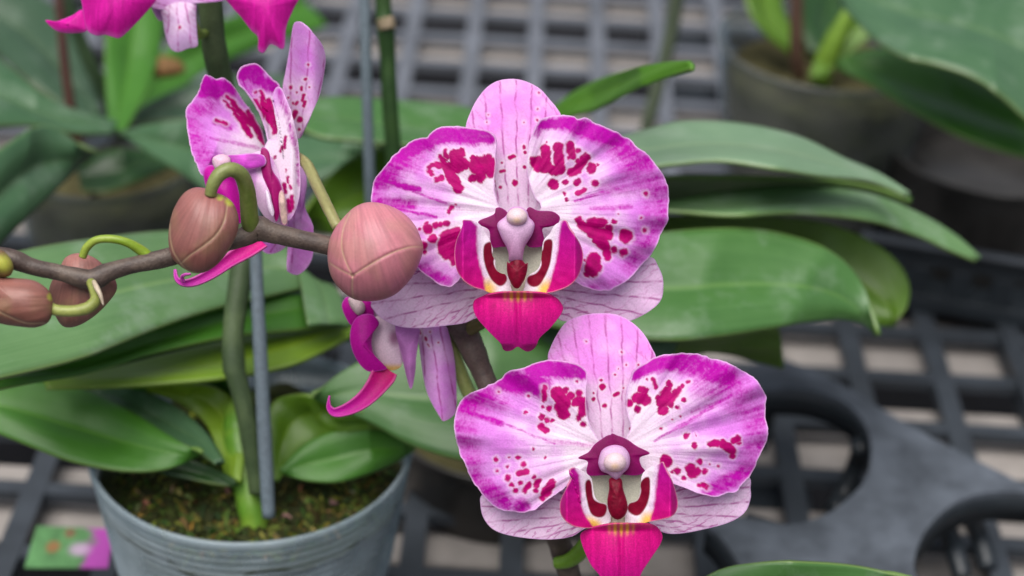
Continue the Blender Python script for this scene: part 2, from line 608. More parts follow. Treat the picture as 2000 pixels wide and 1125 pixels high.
# moss in front pot
def mossbed():
    n, mm = 40, 90
    V = [(pb[0], pb[1], pb[2] + .106)]
    for i in range(1, n + 1):
        for j in range(mm):
            r = (Rb_ - .002) * i / n; a = 2 * math.pi * j / mm
            x_, y_ = pb[0] + r * math.cos(a), pb[1] + r * math.sin(a)
            h_ = .012 * (fbm(np.array([x_ * 90 + 50]), np.array([y_ * 90 + 50]), 4)[0] - .5) + .006 * (1 - i / n)
            V.append((x_, y_, pb[2] + .100 + h_))
    f = [(0, 1 + j, 1 + (j + 1) % mm) for j in range(mm)]
    for i in range(n - 1):
        for j in range(mm):
            a_ = 1 + i * mm + j; b_ = 1 + i * mm + (j + 1) % mm
            f.append((a_, a_ + mm, b_ + mm, b_))
    V0 = len(V)
    cols = [(.03, .035, .01)] * V0
    rg = random.Random(5)
    pal = [(.15, .16, .03), (.09, .11, .02), (.26, .26, .06), (.38, .27, .13), (.05, .07, .015), (.12, .05, .02)]
    for q in range(6500):
        r = (Rb_ - .009) * math.sqrt(rg.random()); a = rg.random() * 6.283
        x_, y_ = pb[0] + r * math.cos(a), pb[1] + r * math.sin(a)
        zz = pb[2] + .099 + .012 * (fbm(np.array([x_ * 90 + 50]), np.array([y_ * 90 + 50]), 4)[0] - .5) + .006 * (1 - r / Rb_)
        dirv = np.array([rg.gauss(0, 1), rg.gauss(0, 1), rg.random() * 1.1]); dirv /= np.linalg.norm(dirv)
        sd_ = np.cross(dirv, [0, 0, 1]); sd_ /= np.linalg.norm(sd_) + 1e-9
        L = rg.uniform(.002, .007); wd = rg.uniform(.0004, .0016)
        cl = fbm(np.array([x_ * 160 + 90]), np.array([y_ * 160 + 20]), 3)[0]
        c = pal[4] if (cl < .5 and rg.random() < .75) else pal[min(5, int(abs(rg.gauss(0, 1.7))))]
        c = tuple(v * rg.uniform(.5, 1.2) * (.5 + cl) for v in c)
        p = np.array([x_, y_, zz])
        b = len(V)
        for s_ in range(4):
            t = s_ / 3
            pc = p + dirv * L * t + np.array([0, 0, -.004 * t * t])
            ww = wd * (1 - t * .8)
            V.append(tuple(pc + sd_ * ww)); V.append(tuple(pc - sd_ * ww + np.array([0, 0, ww])))
            cols += [c, c]
        for s_ in range(3):
            f.append((b + 2 * s_, b + 2 * s_ + 1, b + 2 * s_ + 3, b + 2 * s_ + 2))
    mt = attr_mat('moss_strand', .8, .2, .1, .4, 600, grain=.3)
    o = mesh_obj('moss', V, f, mt, None, np.array(cols), origin=pb + np.array([0, 0, .1]))
    tag(o, 'olive and brown moss packed in the clear pot', 'moss', kind='stuff')


mossbed()


# ------------------------------------------------------------------ leaves
def leaf(A, B, zA, zB, mk, parent, keel=.10, name='leaf', n=56, mm=17, thick=.0016, label=None, wave=.0012, seed=0):
    A = catmull(A, n, False); B = catmull(B, n, False)
    t = np.linspace(0, 1, n)
    za = np.interp(t, np.linspace(0, 1, len(zA)), zA); zb = np.interp(t, np.linspace(0, 1, len(zB)), zB)
    a3 = G(A[:, 0], A[:, 1], za); b3 = G(B[:, 0], B[:, 1], zb)
    V = []; UV = []
    for i in range(n):
        across = b3[i] - a3[i]
        wd = np.linalg.norm(across)
        tg = ((a3[min(i + 1, n - 1)] + b3[min(i + 1, n - 1)]) - (a3[max(i - 1, 0)] + b3[max(i - 1, 0)]))
        nn = np.cross(across, tg); nn = nn / (np.linalg.norm(nn) + 1e-12)
        if nn[2] < 0: nn = -nn
        for j in range(mm):
            s = j / (mm - 1)
            k_ = 1 - abs(2 * s - 1)
            prof = -keel * wd * (k_ ** .8) * .5 + keel * wd * .45 * math.sin(math.pi * k_)
            prof += wave * math.sin(3.1 * s + t[i] * 7 + seed) * math.sin(math.pi * s)
            V.append(a3[i] + across * s + nn * prof); UV.append((t[i], s))
    V = np.array(V)
    f = grid_faces(n, mm)
    nrm = np.cross(V[1] - V[0], V[mm] - V[0])
    # face up
    i0 = (n // 2) * mm + mm // 2
    nrm = np.cross(V[i0 + 1] - V[i0], V[i0 + mm] - V[i0])
    if nrm[2] < 0: f = [q[::-1] for q in f]
    o = mesh_obj(name, V, f, ML[mk], parent, uv=UV, solid=thick)
    if label: o['label'] = label
    return o


# plant in the moss pot
pl_b = tag(empty('orchid_plant', pb + np.array([0, 0, .1])), 'orchid growing in the moss-filled clear pot, its blooms cut off at the top left', 'orchid plant')
leaf([(600, 640), (560, 480), (450, 455), (330, 450), (200, 463), (60, 485), (-70, 520)], [(680, 640), (640, 560), (500, 582), (400, 607), (300, 642), (150, 700), (-70, 752)], [.155, .165, .18, .19], [.15, .16, .175, .185], 'pale', pl_b, .07)
leaf([(640, 560), (500, 575), (380, 610), (240, 665), (100, 718), (-60, 748)], [(690, 628), (600, 640), (450, 655), (300, 690), (150, 735), (-60, 765)], [.15, .16, .165], [.145, .155, .165], 'dark', pl_b, .1)
leaf([(690, 600), (560, 612), (400, 652), (250, 692), (100, 732)], [(690, 665), (560, 700), (400, 722), (250, 738), (100, 750)], [.13, .13, .13], [.12, .12, .125], 'deep', pl_b, .05)
leaf([(700, 640), (640, 630), (500, 650), (350, 685), (200, 722), (85, 745)], [(690, 650), (640, 678), (560, 712), (420, 738), (250, 752), (90, 753)], [.14, .14, .14], [.142, .142, .142], 'lime', pl_b, .05)
leaf([(395, 888), (330, 850), (260, 805), (180, 765), (60, 742), (-80, 735)], [(392, 890), (330, 914), (250, 919), (150, 903), (60, 872), (-80, 815)], [.125, .13, .135], [.12, .12, .125], 'dark', pl_b, .1)
leaf([(440, 900), (400, 840), (330, 785), (240, 752), (150, 745)], [(420, 905), (385, 880), (320, 850), (240, 810), (160, 765)], [.12, .125, .13], [.12, .122, .125], 'blue', pl_b, .1)
leaf([(470, 940), (480, 850), (455, 780), (400, 755), (250, 750)], [(440, 940), (425, 880), (395, 820), (330, 780), (240, 755)], [.11, .12, .13, .135], [.108, .116, .122, .128], 'lime', pl_b, .1)
leaf([(480, 900), (470, 800), (460, 745), (400, 735), (250, 740)], [(470, 900), (440, 800), (400, 765), (330, 760), (260, 755)], [.11, .12, .13, .135], [.108, .116, .122, .128], 'dark', pl_b, .1)
leaf([(460, 935), (400, 905), (330, 895), (280, 905)], [(460, 950), (400, 940), (330, 930), (280, 910)], [.112, .114, .114], [.11, .11, .11], 'deep', pl_b, .1)
leaf([(530, 940), (520, 860), (530, 790), (570, 772), (640, 782), (740, 820), (800, 860)], [(545, 940), (570, 900), (620, 860), (680, 845), (740, 840), (790, 860)], [.11, .125, .135, .135, .125], [.11, .115, .12, .125, .12], 'olive', pl_b, .12)
leaf([(540, 925), (590, 870), (650, 842), (720, 836), (775, 850), (812, 875)], [(545, 925), (600, 938), (660, 941), (720, 926), (780, 900), (812, 878)], [.112, .12, .125, .115], [.11, .11, .11, .11], 'dark', pl_b, .12)


def stemcol(c1_, c2_, k=6.0):
    c1_ = np.array(c1_); c2_ = np.array(c2_)
    def f(u, v):
        n_ = fbm(u * k + 3, np.cos(v * 6.283) * 1.5 + 7, 3)
        t = sstep(.3, .7, n_)
        return c1_ * (1 - t[:, None]) + c2_ * t[:, None]
    return f


tube('leaf_base', [(500, 1040, .66, 26), (492, 985, .66, 30), (480, 920, .663, 32), (468, 860, .667, 32), (458, 790, .672, 20)], attr_mat('leaf_base_skin', .4, .4, .05, .2, 400), pl_b, cf=stemcol((.10, .25, .02), (.17, .30, .03)), wob=.1)
tube('stem', [(505, 960, .652, 19), (496, 900, .648, 19), (478, 800, .642, 19), (462, 735, .640, 20), (457, 715, .640, 23), (456, 640, .640, 21), (472, 520, .642, 23), (480, 400, .645, 22), (455, 250, .635, 22), (420, 100, .62, 24), (408, -40, .61, 24), (400, -140, .60, 24)], M_STEM, pl_b,
     nseg=120, cf=stemcol((.045, .075, .03), (.08, .12, .05), 20))
stk = tube('support_stake', [(525, 1010, .645, 13), (519, 900, .643, 14), (510, 720, .64, 14), (502, 560, .64, 13), (497, 420, .64, 12), (492, 330, .64, 12)], M_STAKE, None, nseg=50, wob=.06)
tag(stk, 'grey plastic-coated wire stake standing in the moss pot', 'stake', 'grey orchid stakes')

# light leaf and middle plant behind the two big blooms
pm = P(985, 800, .84)
pl_m = tag(empty('orchid_plant', pm), 'orchid behind the big blooms, its broad green leaves fanning out to the right', 'orchid plant')
leaf([(1150, 640), (1080, 622), (950, 632), (820, 668), (720, 698), (655, 735), (612, 776)], [(1150, 820), (1060, 870), (980, 895), (900, 897), (800, 868), (715, 822), (614, 782)], [.15, .155, .15, .14], [.13, .13, .13, .135], 'mid', pl_m, .08)
leaf([(1060, 660), (1100, 590), (1180, 560), (1260, 540), (1318, 560)], [(1080, 720), (1160, 745), (1240, 735), (1300, 715), (1333, 650)], [.15, .16, .17, .165], [.14, .14, .14, .15], 'blue', pl_m, .08)
leaf([(1000, 330), (1180, 275), (1275, 248), (1340, 235), (1450, 240), (1560, 265), (1650, 308), (1720, 338), (1775, 378)], [(1000, 360), (1180, 330), (1280, 322), (1400, 312), (1500, 325), (1600, 342), (1700, 352), (1774, 382)], [.195, .205, .205, .185], [.20, .21, .21, .185], 'light', pl_m, .02)
leaf([(1000, 360), (1180, 348), (1300, 342), (1450, 342), (1600, 348), (1700, 362), (1780, 390)], [(1000, 400), (1180, 400), (1300, 402), (1450, 402), (1600, 400), (1700, 395), (1780, 392)], [.18, .19, .19, .17], [.13, .13, .13, .15], 'dark', pl_m, .06)
leaf([(1000, 400), (1180, 400), (1300, 392), (1420, 372), (1560, 360), (1700, 378), (1800, 418), (1870, 460), (1916, 502)], [(1000, 420), (1180, 408), (1300, 408), (1420, 418), (1560, 415), (1700, 430), (1800, 462), (1850, 485), (1908, 508)], [.175, .18, .185, .175, .15], [.18, .185, .19, .175, .15], 'pale', pl_m, .02)
leaf([(1000, 440), (1200, 425), (1400, 418), (1560, 425), (1650, 448), (1730, 495), (1772, 550), (1772, 600), (1750, 630)], [(1000, 500), (1200, 520), (1400, 520), (1500, 540), (1600, 600), (1660, 620), (1700, 630), (1720, 633), (1745, 633)], [.15, .16, .15, .12], [.13, .13, .125, .115], 'olive', pl_m, .1)
leaf([(1000, 520), (1150, 482), (1280, 455), (1400, 445), (1500, 450), (1600, 478), (1660, 520), (1692, 570), (1702, 620), (1711, 655)], [(1000, 620), (1150, 650), (1300, 664), (1400, 657), (1500, 642), (1580, 630), (1640, 625), (1680, 632), (1700, 645), (1708, 658)], [.17, .185, .185, .175, .15], [.16, .165, .165, .16, .145], 'mid', pl_m, .08)
leaf([(1150, 650), (1250, 660), (1400, 655), (1480, 640), (1522, 640)], [(1150, 660), (1250, 680), (1400, 684), (1480, 702), (1532, 715)], [.15, .15, .14], [.11, .11, .11], 'olive', pl_m, .06)
leaf([(1060, 230), (1100, 192), (1160, 158), (1230, 135), (1300, 121), (1350, 118)], [(1080, 260), (1112, 226), (1160, 212), (1205, 190), (1275, 160), (1350, 132)], [.17, .2, .24, .26], [.175, .205, .24, .26], 'lawn', pl_m, .02)
leaf([(1000, 255), (925, 212), (850, 200), (760, 193), (650, 188), (560, 200)], [(1000, 340), (900, 300), (800, 284), (700, 274), (620, 264), (560, 225)], [.16, .17, .17], [.165, .17, .175], 'mid', pl_m, .04)
leaf([(950, 380), (880, 310), (800, 285), (740, 285), (690, 305), (640, 350), (590, 430)], [(950, 420), (860, 430), (800, 440), (740, 450), (690, 455), (640, 458), (595, 450)], [.14, .15, .14], [.13, .13, .12], 'olive', pl_m, .08)
leaf([(780, 300), (700, 280), (640, 268), (560, 262)], [(760, 310), (690, 320), (630, 350), (560, 370)], [.13, .13, .12], [.12, .12, .115], 'blue', pl_m, .06)
tube('stem', [(990, 700, .83, 17), (860, 560, .82, 17), (785, 400, .75, 17), (765, 250, .73, 16), (757, 110, .72, 16), (753, 50, .715, 18), (750, 30, .715, 16), (745, -60, .71, 15)], M_STEM, pl_m, nseg=90, cf=stemcol((.018, .05, .012), (.035, .08, .02), 14))
tube('stem_node', [(757, 58, .7135, 16.5), (755, 48, .7135, 18), (752, 36, .7135, 17)], attr_mat('dry_sheath', .7, .2, 0, .4, 300), pl_m, nseg=14, cf=stemcol((.16, .13, .08), (.3, .23, .16)))
stk = tube('support_stake', [(735, 640, .78, 11), (724, 400, .74, 11), (716, 150, .72, 11), (711, -60, .71, 11)], M_STAKE, None, nseg=50, wob=.06)
tag(stk, 'grey wire stake beside the dark green stem above the central blooms', 'stake', 'grey orchid stakes')

# upper right plant
pu = P(1625, 85, 1.0)
pl_u = tag(empty('orchid_plant', pu), 'orchid with huge blurred leaves in the cloudy pot at the upper right', 'orchid plant')
leaf([(1640, -60), (1760, -80), (1900, -60), (2080, -30)], [(1640, 10), (1700, 70), (1760, 108), (1830, 125), (1900, 150), (1960, 190), (2010, 235), (2080, 285)], [.19, .20, .20], [.18, .19, .185, .16], 'blue', pl_u, .05)
leaf([(1630, 120), (1700, 95), (1800, 100), (1900, 130), (2080, 240)], [(1635, 135), (1700, 165), (1780, 215), (1860, 258), (1940, 290), (2080, 325)], [.14, .15, .145], [.135, .14, .135], 'dark', pl_u, .12)
leaf([(1580, 150), (1600, 100), (1640, 50), (1700, 0), (1740, -40)], [(1605, 152), (1640, 120), (1690, 80), (1740, 40), (1800, -20)], [.11, .13, .15], [.11, .125, .14], 'olive', pl_u, .1)
leaf([(1545, 110), (1500, 70), (1465, 20), (1450, -60)], [(1575, 110), (1550, 60), (1530, 10), (1530, -60)], [.11, .13, .15], [.11, .125, .14], 'olive', pl_u, .1)
leaf([(1580, 100), (1560, 40), (1560, -20), (1600, -70)], [(1640, 110), (1660, 60), (1690, 20), (1740, -50)], [.105, .12, .13], [.105, .11, .12], 'deep', pl_u, .1)
tube('stem', [(1562, 150, .98, 14), (1556, 90, .97, 14), (1556, -40, .96, 13)], M_STEM, pl_u, nseg=20, cf=stemcol((.06, .03, .02), (.09, .05, .03)))
tube('leaf_base', [(1600, 165, .985, 18), (1612, 120, .98, 22), (1635, 70, .975, 20), (1660, 20, .97, 12)], bpy.data.materials['leaf_base_skin'], pl_u, nseg=20, cf=stemcol((.12, .22, .02), (.16, .28, .03)))
# far thin stem right of centre, its own plant hidden
fs = tube('flower_stem', [(1255, 300, 1.02, 13), (1268, 230, 1.01, 14), (1298, 120, 1.0, 14), (1318, 20, .99, 15), (1325, -60, .98, 15)], M_STEM, None, nseg=50, cf=stemcol((.06, .08, .05), (.09, .11, .07)))
tag(fs, 'blurred grey-green flower stem rising behind the pointed leaf', 'stem')

# left background plants
pw_ = P(205, 300, .92)
pl_w = tag(empty('orchid_plant', pw_), 'blurred orchid with drooping grey-green leaves in the hazy pot at the upper left', 'orchid plant')
leaf([(190, 300), (165, 290), (110, 250), (65, 248), (0, 290), (-70, 330)], [(180, 310), (162, 322), (110, 372), (55, 425), (0, 480), (-70, 560)], [.15, .17, .17], [.14, .145, .145], 'blue', pl_w, .12)
leaf([(230, 235), (150, 215), (80, 180), (20, 130), (-70, 60)], [(220, 260), (140, 258), (80, 245), (10, 245), (-70, 250)], [.13, .15, .16], [.13, .145, .155], 'blue', pl_w, .12)
leaf([(210, 240), (205, 120), (215, 20), (250, -40)], [(240, 262), (290, 170), (315, 90), (330, -40)], [.11, .13, .15], [.11, .12, .14], 'dark', pl_w, .12)
leaf([(230, 260), (290, 243), (360, 236), (440, 245), (520, 290)], [(235, 262), (300, 305), (370, 350), (440, 400), (520, 420)], [.12, .14, .14], [.12, .12, .11], 'blue', pl_w, .1)
leaf([(200, 230), (180, 130), (130, 40), (60, -20), (-60, -60)], [(190, 240), (130, 210), (60, 160), (0, 110), (-60, 60)], [.10, .12, .13], [.10, .11, .11], 'shade', pl_w, .1)
leaf([(230, 240), (310, 190), (400, 155), (500, 145), (620, 150)], [(235, 245), (320, 235), (420, 240), (500, 245), (620, 245)], [.09, .10, .10], [.09, .09, .09], 'shade', pl_w, .08)
leaf([(250, 220), (300, 120), (380, 60), (480, 20), (560, -40)], [(262, 230), (340, 180), (420, 130), (520, 90), (640, 50)], [.07, .09, .09], [.07, .07, .07], 'dark', pl_w, .1)
leaf([(150, 330), (190, 300), (240, 290), (330, 300)], [(160, 370), (210, 372), (280, 350), (340, 320)], [.1, .11, .10], [.1, .1, .1], 'deep', pl_w, .1)
tube('stem', [(185, 380, .88, 12), (160, 310, .87, 12), (140, 220, .86, 11), (125, 110, .85, 10), (112, -40, .84, 10)], M_STEM, pl_w, nseg=30, cf=stemcol((.07, .03, .025), (.1, .05, .035)))
tube('stem', [(245, 270, .93, 15), (215, 200, .92, 15), (170, 110, .91, 14), (130, 0, .9, 13), (115, -60, .9, 13)], M_STEM, pl_w, nseg=30, cf=stemcol((.015, .035, .012), (.03, .06, .02)))

# leaf poking into the frame at the bottom right
fg = empty('orchid_plant', P(1560, 1250, .62))
tag(fg, 'orchid of which one leaf tip shows at the bottom right edge', 'orchid plant')
leaf([(1330, 1170), (1400, 1115), (1480, 1099), (1580, 1099), (1680, 1108), (1780, 1135)], [(1330, 1190), (1400, 1200), (1480, 1215), (1580, 1215), (1680, 1200), (1780, 1150)], [.14, .15, .14], [.13, .13, .13], 'mid', fg, .06)

# ------------------------------------------------------------------ card, holder tray
def card():
    n, mm = 40, 80
    c = [(48, 1108), (210, 1108), (222, 1033), (72, 1027)]
    q = [G(a[0], a[1], .03) for a in c]
    V = []; col = []
    for i in range(n):
        for j in range(mm):
            s, t = j / (mm - 1), i / (n - 1)
            p = (q[0] * (1 - s) + q[1] * s) * (1 - t) + (q[3] * (1 - s) + q[2] * s) * t
            V.append(p)
    s = np.tile(np.linspace(0, 1, mm), n); t = np.repeat(np.linspace(0, 1, n), mm)
    g = fbm(s * 7, t * 4 + 3, 3)
    col = np.array([.10, .24, .09]) * (0.6 + g[:, None] * .8)
    col = mixc(col, (.30, .12, .05), .8 * sstep(.12, .05, np.hypot(s - .28, (t - .5) * .6)))
    col = mixc(col, (.22, .06, .05), .8 * sstep(.1, .03, np.hypot(s - .45, (t - .85) * .6)))
    pk = sstep(.62, .8, s + .25 * (fbm(s * 5, t * 5 + 9, 2) - .5))
    col = mixc(col, (.42, .07, .38), pk)
    col = mixc(col, (.55, .38, .55), .8 * sstep(.2, .05, np.hypot(s - .62, (t - .45) * .8)))
    Vt = np.array(V); nV = len(Vt)
    o = mesh_obj('plant_card', Vt, grid_faces(n, mm), attr_mat('printed_card', .35, .4, 0, .0, 300, grain=.05), None, col, smooth=False, solid=.0008)
    tag(o, 'glossy printed card with a green and pink flower picture', 'card')


card()


def holder():
    z = .045
    root = tag(empty('pot_holder', G(1770, 930, 0)), 'grey plastic pot holder with large round holes at the lower right', 'pot holder')
    out = [(1500, 700), (1560, 712), (1620, 738), (1700, 785), (1790, 838), (1880, 885), (1960, 925), (2080, 985),
           (2080, 975), (2000, 962), (1930, 962), (1870, 980), (1825, 1015), (1795, 1060), (1785, 1110), (1790, 1200),
           (1480, 1200), (1460, 1140), (1430, 1080), (1400, 1040), (1380, 1020), (1430, 1008), (1480, 1015), (1540, 1025), (1600, 1010), (1650, 980), (1690, 935),
           (1702, 880), (1690, 830), (1655, 790), (1600, 765), (1540, 757), (1490, 760), (1440, 745)]
    arc1 = out[24:34]  # first hole side (dark wall below)
    a = np.array(out)
    # refine
    pts = catmull(a, 200)
    top = G(pts[:, 0], pts[:, 1], z)
    bot = top - np.array([0, 0, .003])
    n = len(pts)
    me = bpy.data.meshes.new('holder_plate')
    bm = bmesh.new()
    tv = [bm.verts.new(v - np.array(root['_w'])) for v in top]; bv = [bm.verts.new(v - np.array(root['_w'])) for v in bot]
    bm.faces.new(tv); bm.faces.new(bv[::-1])
    for i in range(n):
        bm.faces.new((tv[i], bv[i], bv[(i + 1) % n], tv[(i + 1) % n]))
    bmesh.ops.recalc_face_normals(bm, faces=bm.faces)
    bmesh.ops.triangulate(bm, faces=[f for f in bm.faces if len(f.verts) > 4])
    bm.to_mesh(me); bm.free(); me.materials.append(M_CARR)
    o = bpy.data.objects.new('top_plate', me); S.collection.objects.link(o); o.parent = root

    def wall(name, px, h, mat, th=.0025):
        c = catmull(px, 60, False)
        t_ = G(c[:, 0], c[:, 1], z - .0005)
        V = np.concatenate([t_, t_ - np.array([0, 0, h])])
        f = [(i, i + 1, i + 1 + 60, i + 60) for i in range(59)]
        mesh_obj(name, V, f, mat, root, solid=th)
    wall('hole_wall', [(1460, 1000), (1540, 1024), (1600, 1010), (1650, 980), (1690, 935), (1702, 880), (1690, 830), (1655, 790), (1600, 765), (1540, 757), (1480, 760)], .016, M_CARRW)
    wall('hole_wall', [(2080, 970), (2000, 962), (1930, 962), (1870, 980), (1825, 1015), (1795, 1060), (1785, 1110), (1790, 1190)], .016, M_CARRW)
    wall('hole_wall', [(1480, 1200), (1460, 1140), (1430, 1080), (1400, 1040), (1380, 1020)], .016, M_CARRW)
    # curved legs of the holder
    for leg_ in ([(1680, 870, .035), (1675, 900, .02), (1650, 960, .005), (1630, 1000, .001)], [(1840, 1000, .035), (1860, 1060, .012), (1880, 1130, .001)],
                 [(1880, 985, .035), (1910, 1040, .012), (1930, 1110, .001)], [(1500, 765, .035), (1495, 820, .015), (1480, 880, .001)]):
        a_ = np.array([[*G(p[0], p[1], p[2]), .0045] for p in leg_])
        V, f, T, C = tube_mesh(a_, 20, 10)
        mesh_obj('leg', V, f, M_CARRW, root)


holder()


# crate edge at the right
def crate():
    c0 = G(1690, 500, .03); c1_ = G(2120, 575, .03)
    root = tag(empty('black_crate', (c0 + c1_) / 2 - np.array([0, 0, .03])), 'low black crate with slotted side below the long leaf at the right', 'crate')
    dx = (c1_ - c0); L = np.linalg.norm(dx[:2]); ux = np.array([dx[0], dx[1], 0]) / L; uy = np.array([-ux[1], ux[0], 0])
    def bx(name, bl, mat):
        V = []; Fc = []
        for (x0, x1, y0, y1, z0, z1) in bl:
            b = len(V)
            for q in [(x0, y0, z0), (x1, y0, z0), (x1, y1, z0), (x0, y1, z0), (x0, y0, z1), (x1, y0, z1), (x1, y1, z1), (x0, y1, z1)]:
                V.append(c0 + ux * q[0] + uy * q[1] + np.array([0, 0, q[2]]))
            Fc += [tuple(b + i for i in q) for q in ((0, 3, 2, 1), (4, 5, 6, 7), (0, 1, 5, 4), (1, 2, 6, 5), (2, 3, 7, 6), (3, 0, 4, 7))]
        o = mesh_obj(name, V, Fc, mat, root, smooth=False)
        md = o.modifiers.new('bev', 'BEVEL'); md.width = .0012; md.segments = 2
    bl = [(0, L, 0, .004, .0, .012), (0, L, 0, .004, -.028, -.018)]
    x_ = .002
    while x_ < L:
        bl.append((x_, x_ + .012, .0005, .0035, -.018, 0)); x_ += .022
    bx('side_wall', bl, M_CARRW)
    bx('rim', [(-.004, L + .004, -.006, .001, .0125, .0155)], M_TRAY)
    bx('base', [(0, L, .004, .3, -.026, -.022)], M_CARRW)


crate()

# ------------------------------------------------------------------ flowers
def tf(ox, oy, s):
    return lambda l: [(ox + p[0] / s, oy + p[1] / s) + tuple(v / s if i == 0 else v for i, v in enumerate(p[2:])) for p in l]


def caps(lst, ox, oy, s):
    """(x,y,r) or (x1,y1,x2,y2,r[,soft,strength])"""
    o = []
    for c in lst:
        if len(c) == 3: o.append((ox + c[0] / s, oy + c[1] / s, ox + c[0] / s, oy + c[1] / s, c[2] / s))
        elif len(c) == 5: o.append((ox + c[0] / s, oy + c[1] / s, ox + c[2] / s, oy + c[3] / s, c[4] / s))
        else: o.append((ox + c[0] / s, oy + c[1] / s, ox + c[2] / s, oy + c[3] / s, c[4] / s, c[5] / s, c[6]))
    return o


WHITE = np.array([.93, .79, .92]); PALE = np.array([.76, .27, .80]); PINK = np.array([.58, .15, .60])
MAG = np.array([.50, .003, .40]); CRIM = np.array([.50, .0, .15]); VEIN = np.array([.46, .06, .34])
LIPC = np.array([.56, .003, .17]); LIPM = np.array([.42, .004, .26]); DRED = np.array([.12, .001, .014]); YEL = np.array([.85, .50, .03]); CREAM = np.array([.72, .62, .50])


def petal_color(ctr, washes, spots, pale=.5, rad=300., vein_lines=(), spotmag=.25, pinkness=.5, seed=0.):
    def f(x, y, R, E):
        dx, dy = x - ctr[0], y - ctr[1]
        rho = np.hypot(dx, dy) / rad
        th = np.arctan2(dx, -dy)
        wx = x + 7 * (fbm(x / 22 + seed, y / 22, 2) - .5); wy = y + 7 * (fbm(x / 22 + 40, y / 22 + seed, 2) - .5)
        streak = fbm(th * 26 + 60 + seed, rho * 3.0 + 20, 3)
        streak2 = fbm(th * 70 + 90 + seed, rho * 5.0 + 20, 2)
        blot = fbm(x / 38 + 11 + seed, y / 38 + 4, 3)
        t = np.clip(1.7 * pale * sstep(.22, .85, rho + .45 * (blot - .5)), 0, 1)
        col = mixc(np.tile(WHITE, (len(x), 1)), PALE, t)
        col = mixc(col, PINK, np.clip(1.0 * pinkness * sstep(.36, .75, .45 * streak + .55 * blot) * sstep(.25, .8, rho), 0, 1))
        # sunken fine veins, radiating
        vl = np.abs(((th * 15 + .9 * fbm(th * 4 + 9, rho * 5 + 3 + seed, 2)) % 1) - .5)
        lv = sstep(.10, .0, vl) * (fbm(th * 30 + 3, rho * 9 + 1, 2) > .42) * sstep(.15, .4, rho)
        col = mixc(col, PINK * .9, lv * .30)
        W = np.zeros(len(x))
        for c in washes:
            d = seg_dist(wx, wy, *c[:4]) - c[4]
            W = np.maximum(W, c[6] * sstep(c[5], -c[5] * .15, d))
        iso = .65 * fbm(x / 7 + seed, y / 7 + 3, 3) + .35 * fbm(x / 2.6, y / 3.4 + seed, 1)
        W2 = np.clip((W ** .8) * 1.25 + W * (1 - W) * 4 * (.55 * (streak2 - .5) + .5 * (streak - .5) + .9 * (iso - .5)) - .12, 0, 1) * (1 + .25 * (iso - .5))
        W2 = np.clip(W2, 0, 1)
        W2 = np.where(W > .02, W2, 0)
        mm_ = MAG * (1 + .35 * (blot[:, None] - .5))
        col = col * (1 - W2[:, None]) + mm_ * W2[:, None]
        D = np.full(len(x), 1e9)
        sx = x + 5.5 * (fbm(x / 9 + seed, y / 9, 2) - .5); sy = y + 5.5 * (fbm(x / 9 + 31, y / 9 + seed, 2) - .5)
        for c in spots:
            D = np.minimum(D, seg_dist(sx, sy, *c[:4]) - c[4] * 1.13)
        halo = sstep(8, 1.0, D) * .4
        col = mixc(col, WHITE, halo)
        D = D + 2.6 * (streak2 - .5) + 1.5 * (iso - .5)
        sp = sstep(2.2, -1.6, D)
        sc = CRIM * (1 - spotmag) + np.array([.42, .004, .22]) * spotmag
        scv = sc * (1 + .5 * (fbm(x / 12, y / 12 + 8, 2)[:, None] - .5))
        col = col * (1 - sp[:, None]) + scv * sp[:, None]
        for ln, wd, st in vein_lines:
            dd = poly_dist(wx, wy, ln)
            col = mixc(col, VEIN, st * sstep(wd, wd * .2, dd) * sstep(.3, .5, fbm(x / 10 + 5, y / 10, 2)))
        # thin pale rim
        col = mixc(col, np.array([.82, .55, .84]), .75 * sstep(4.0, .6, E))
        return col
    return f


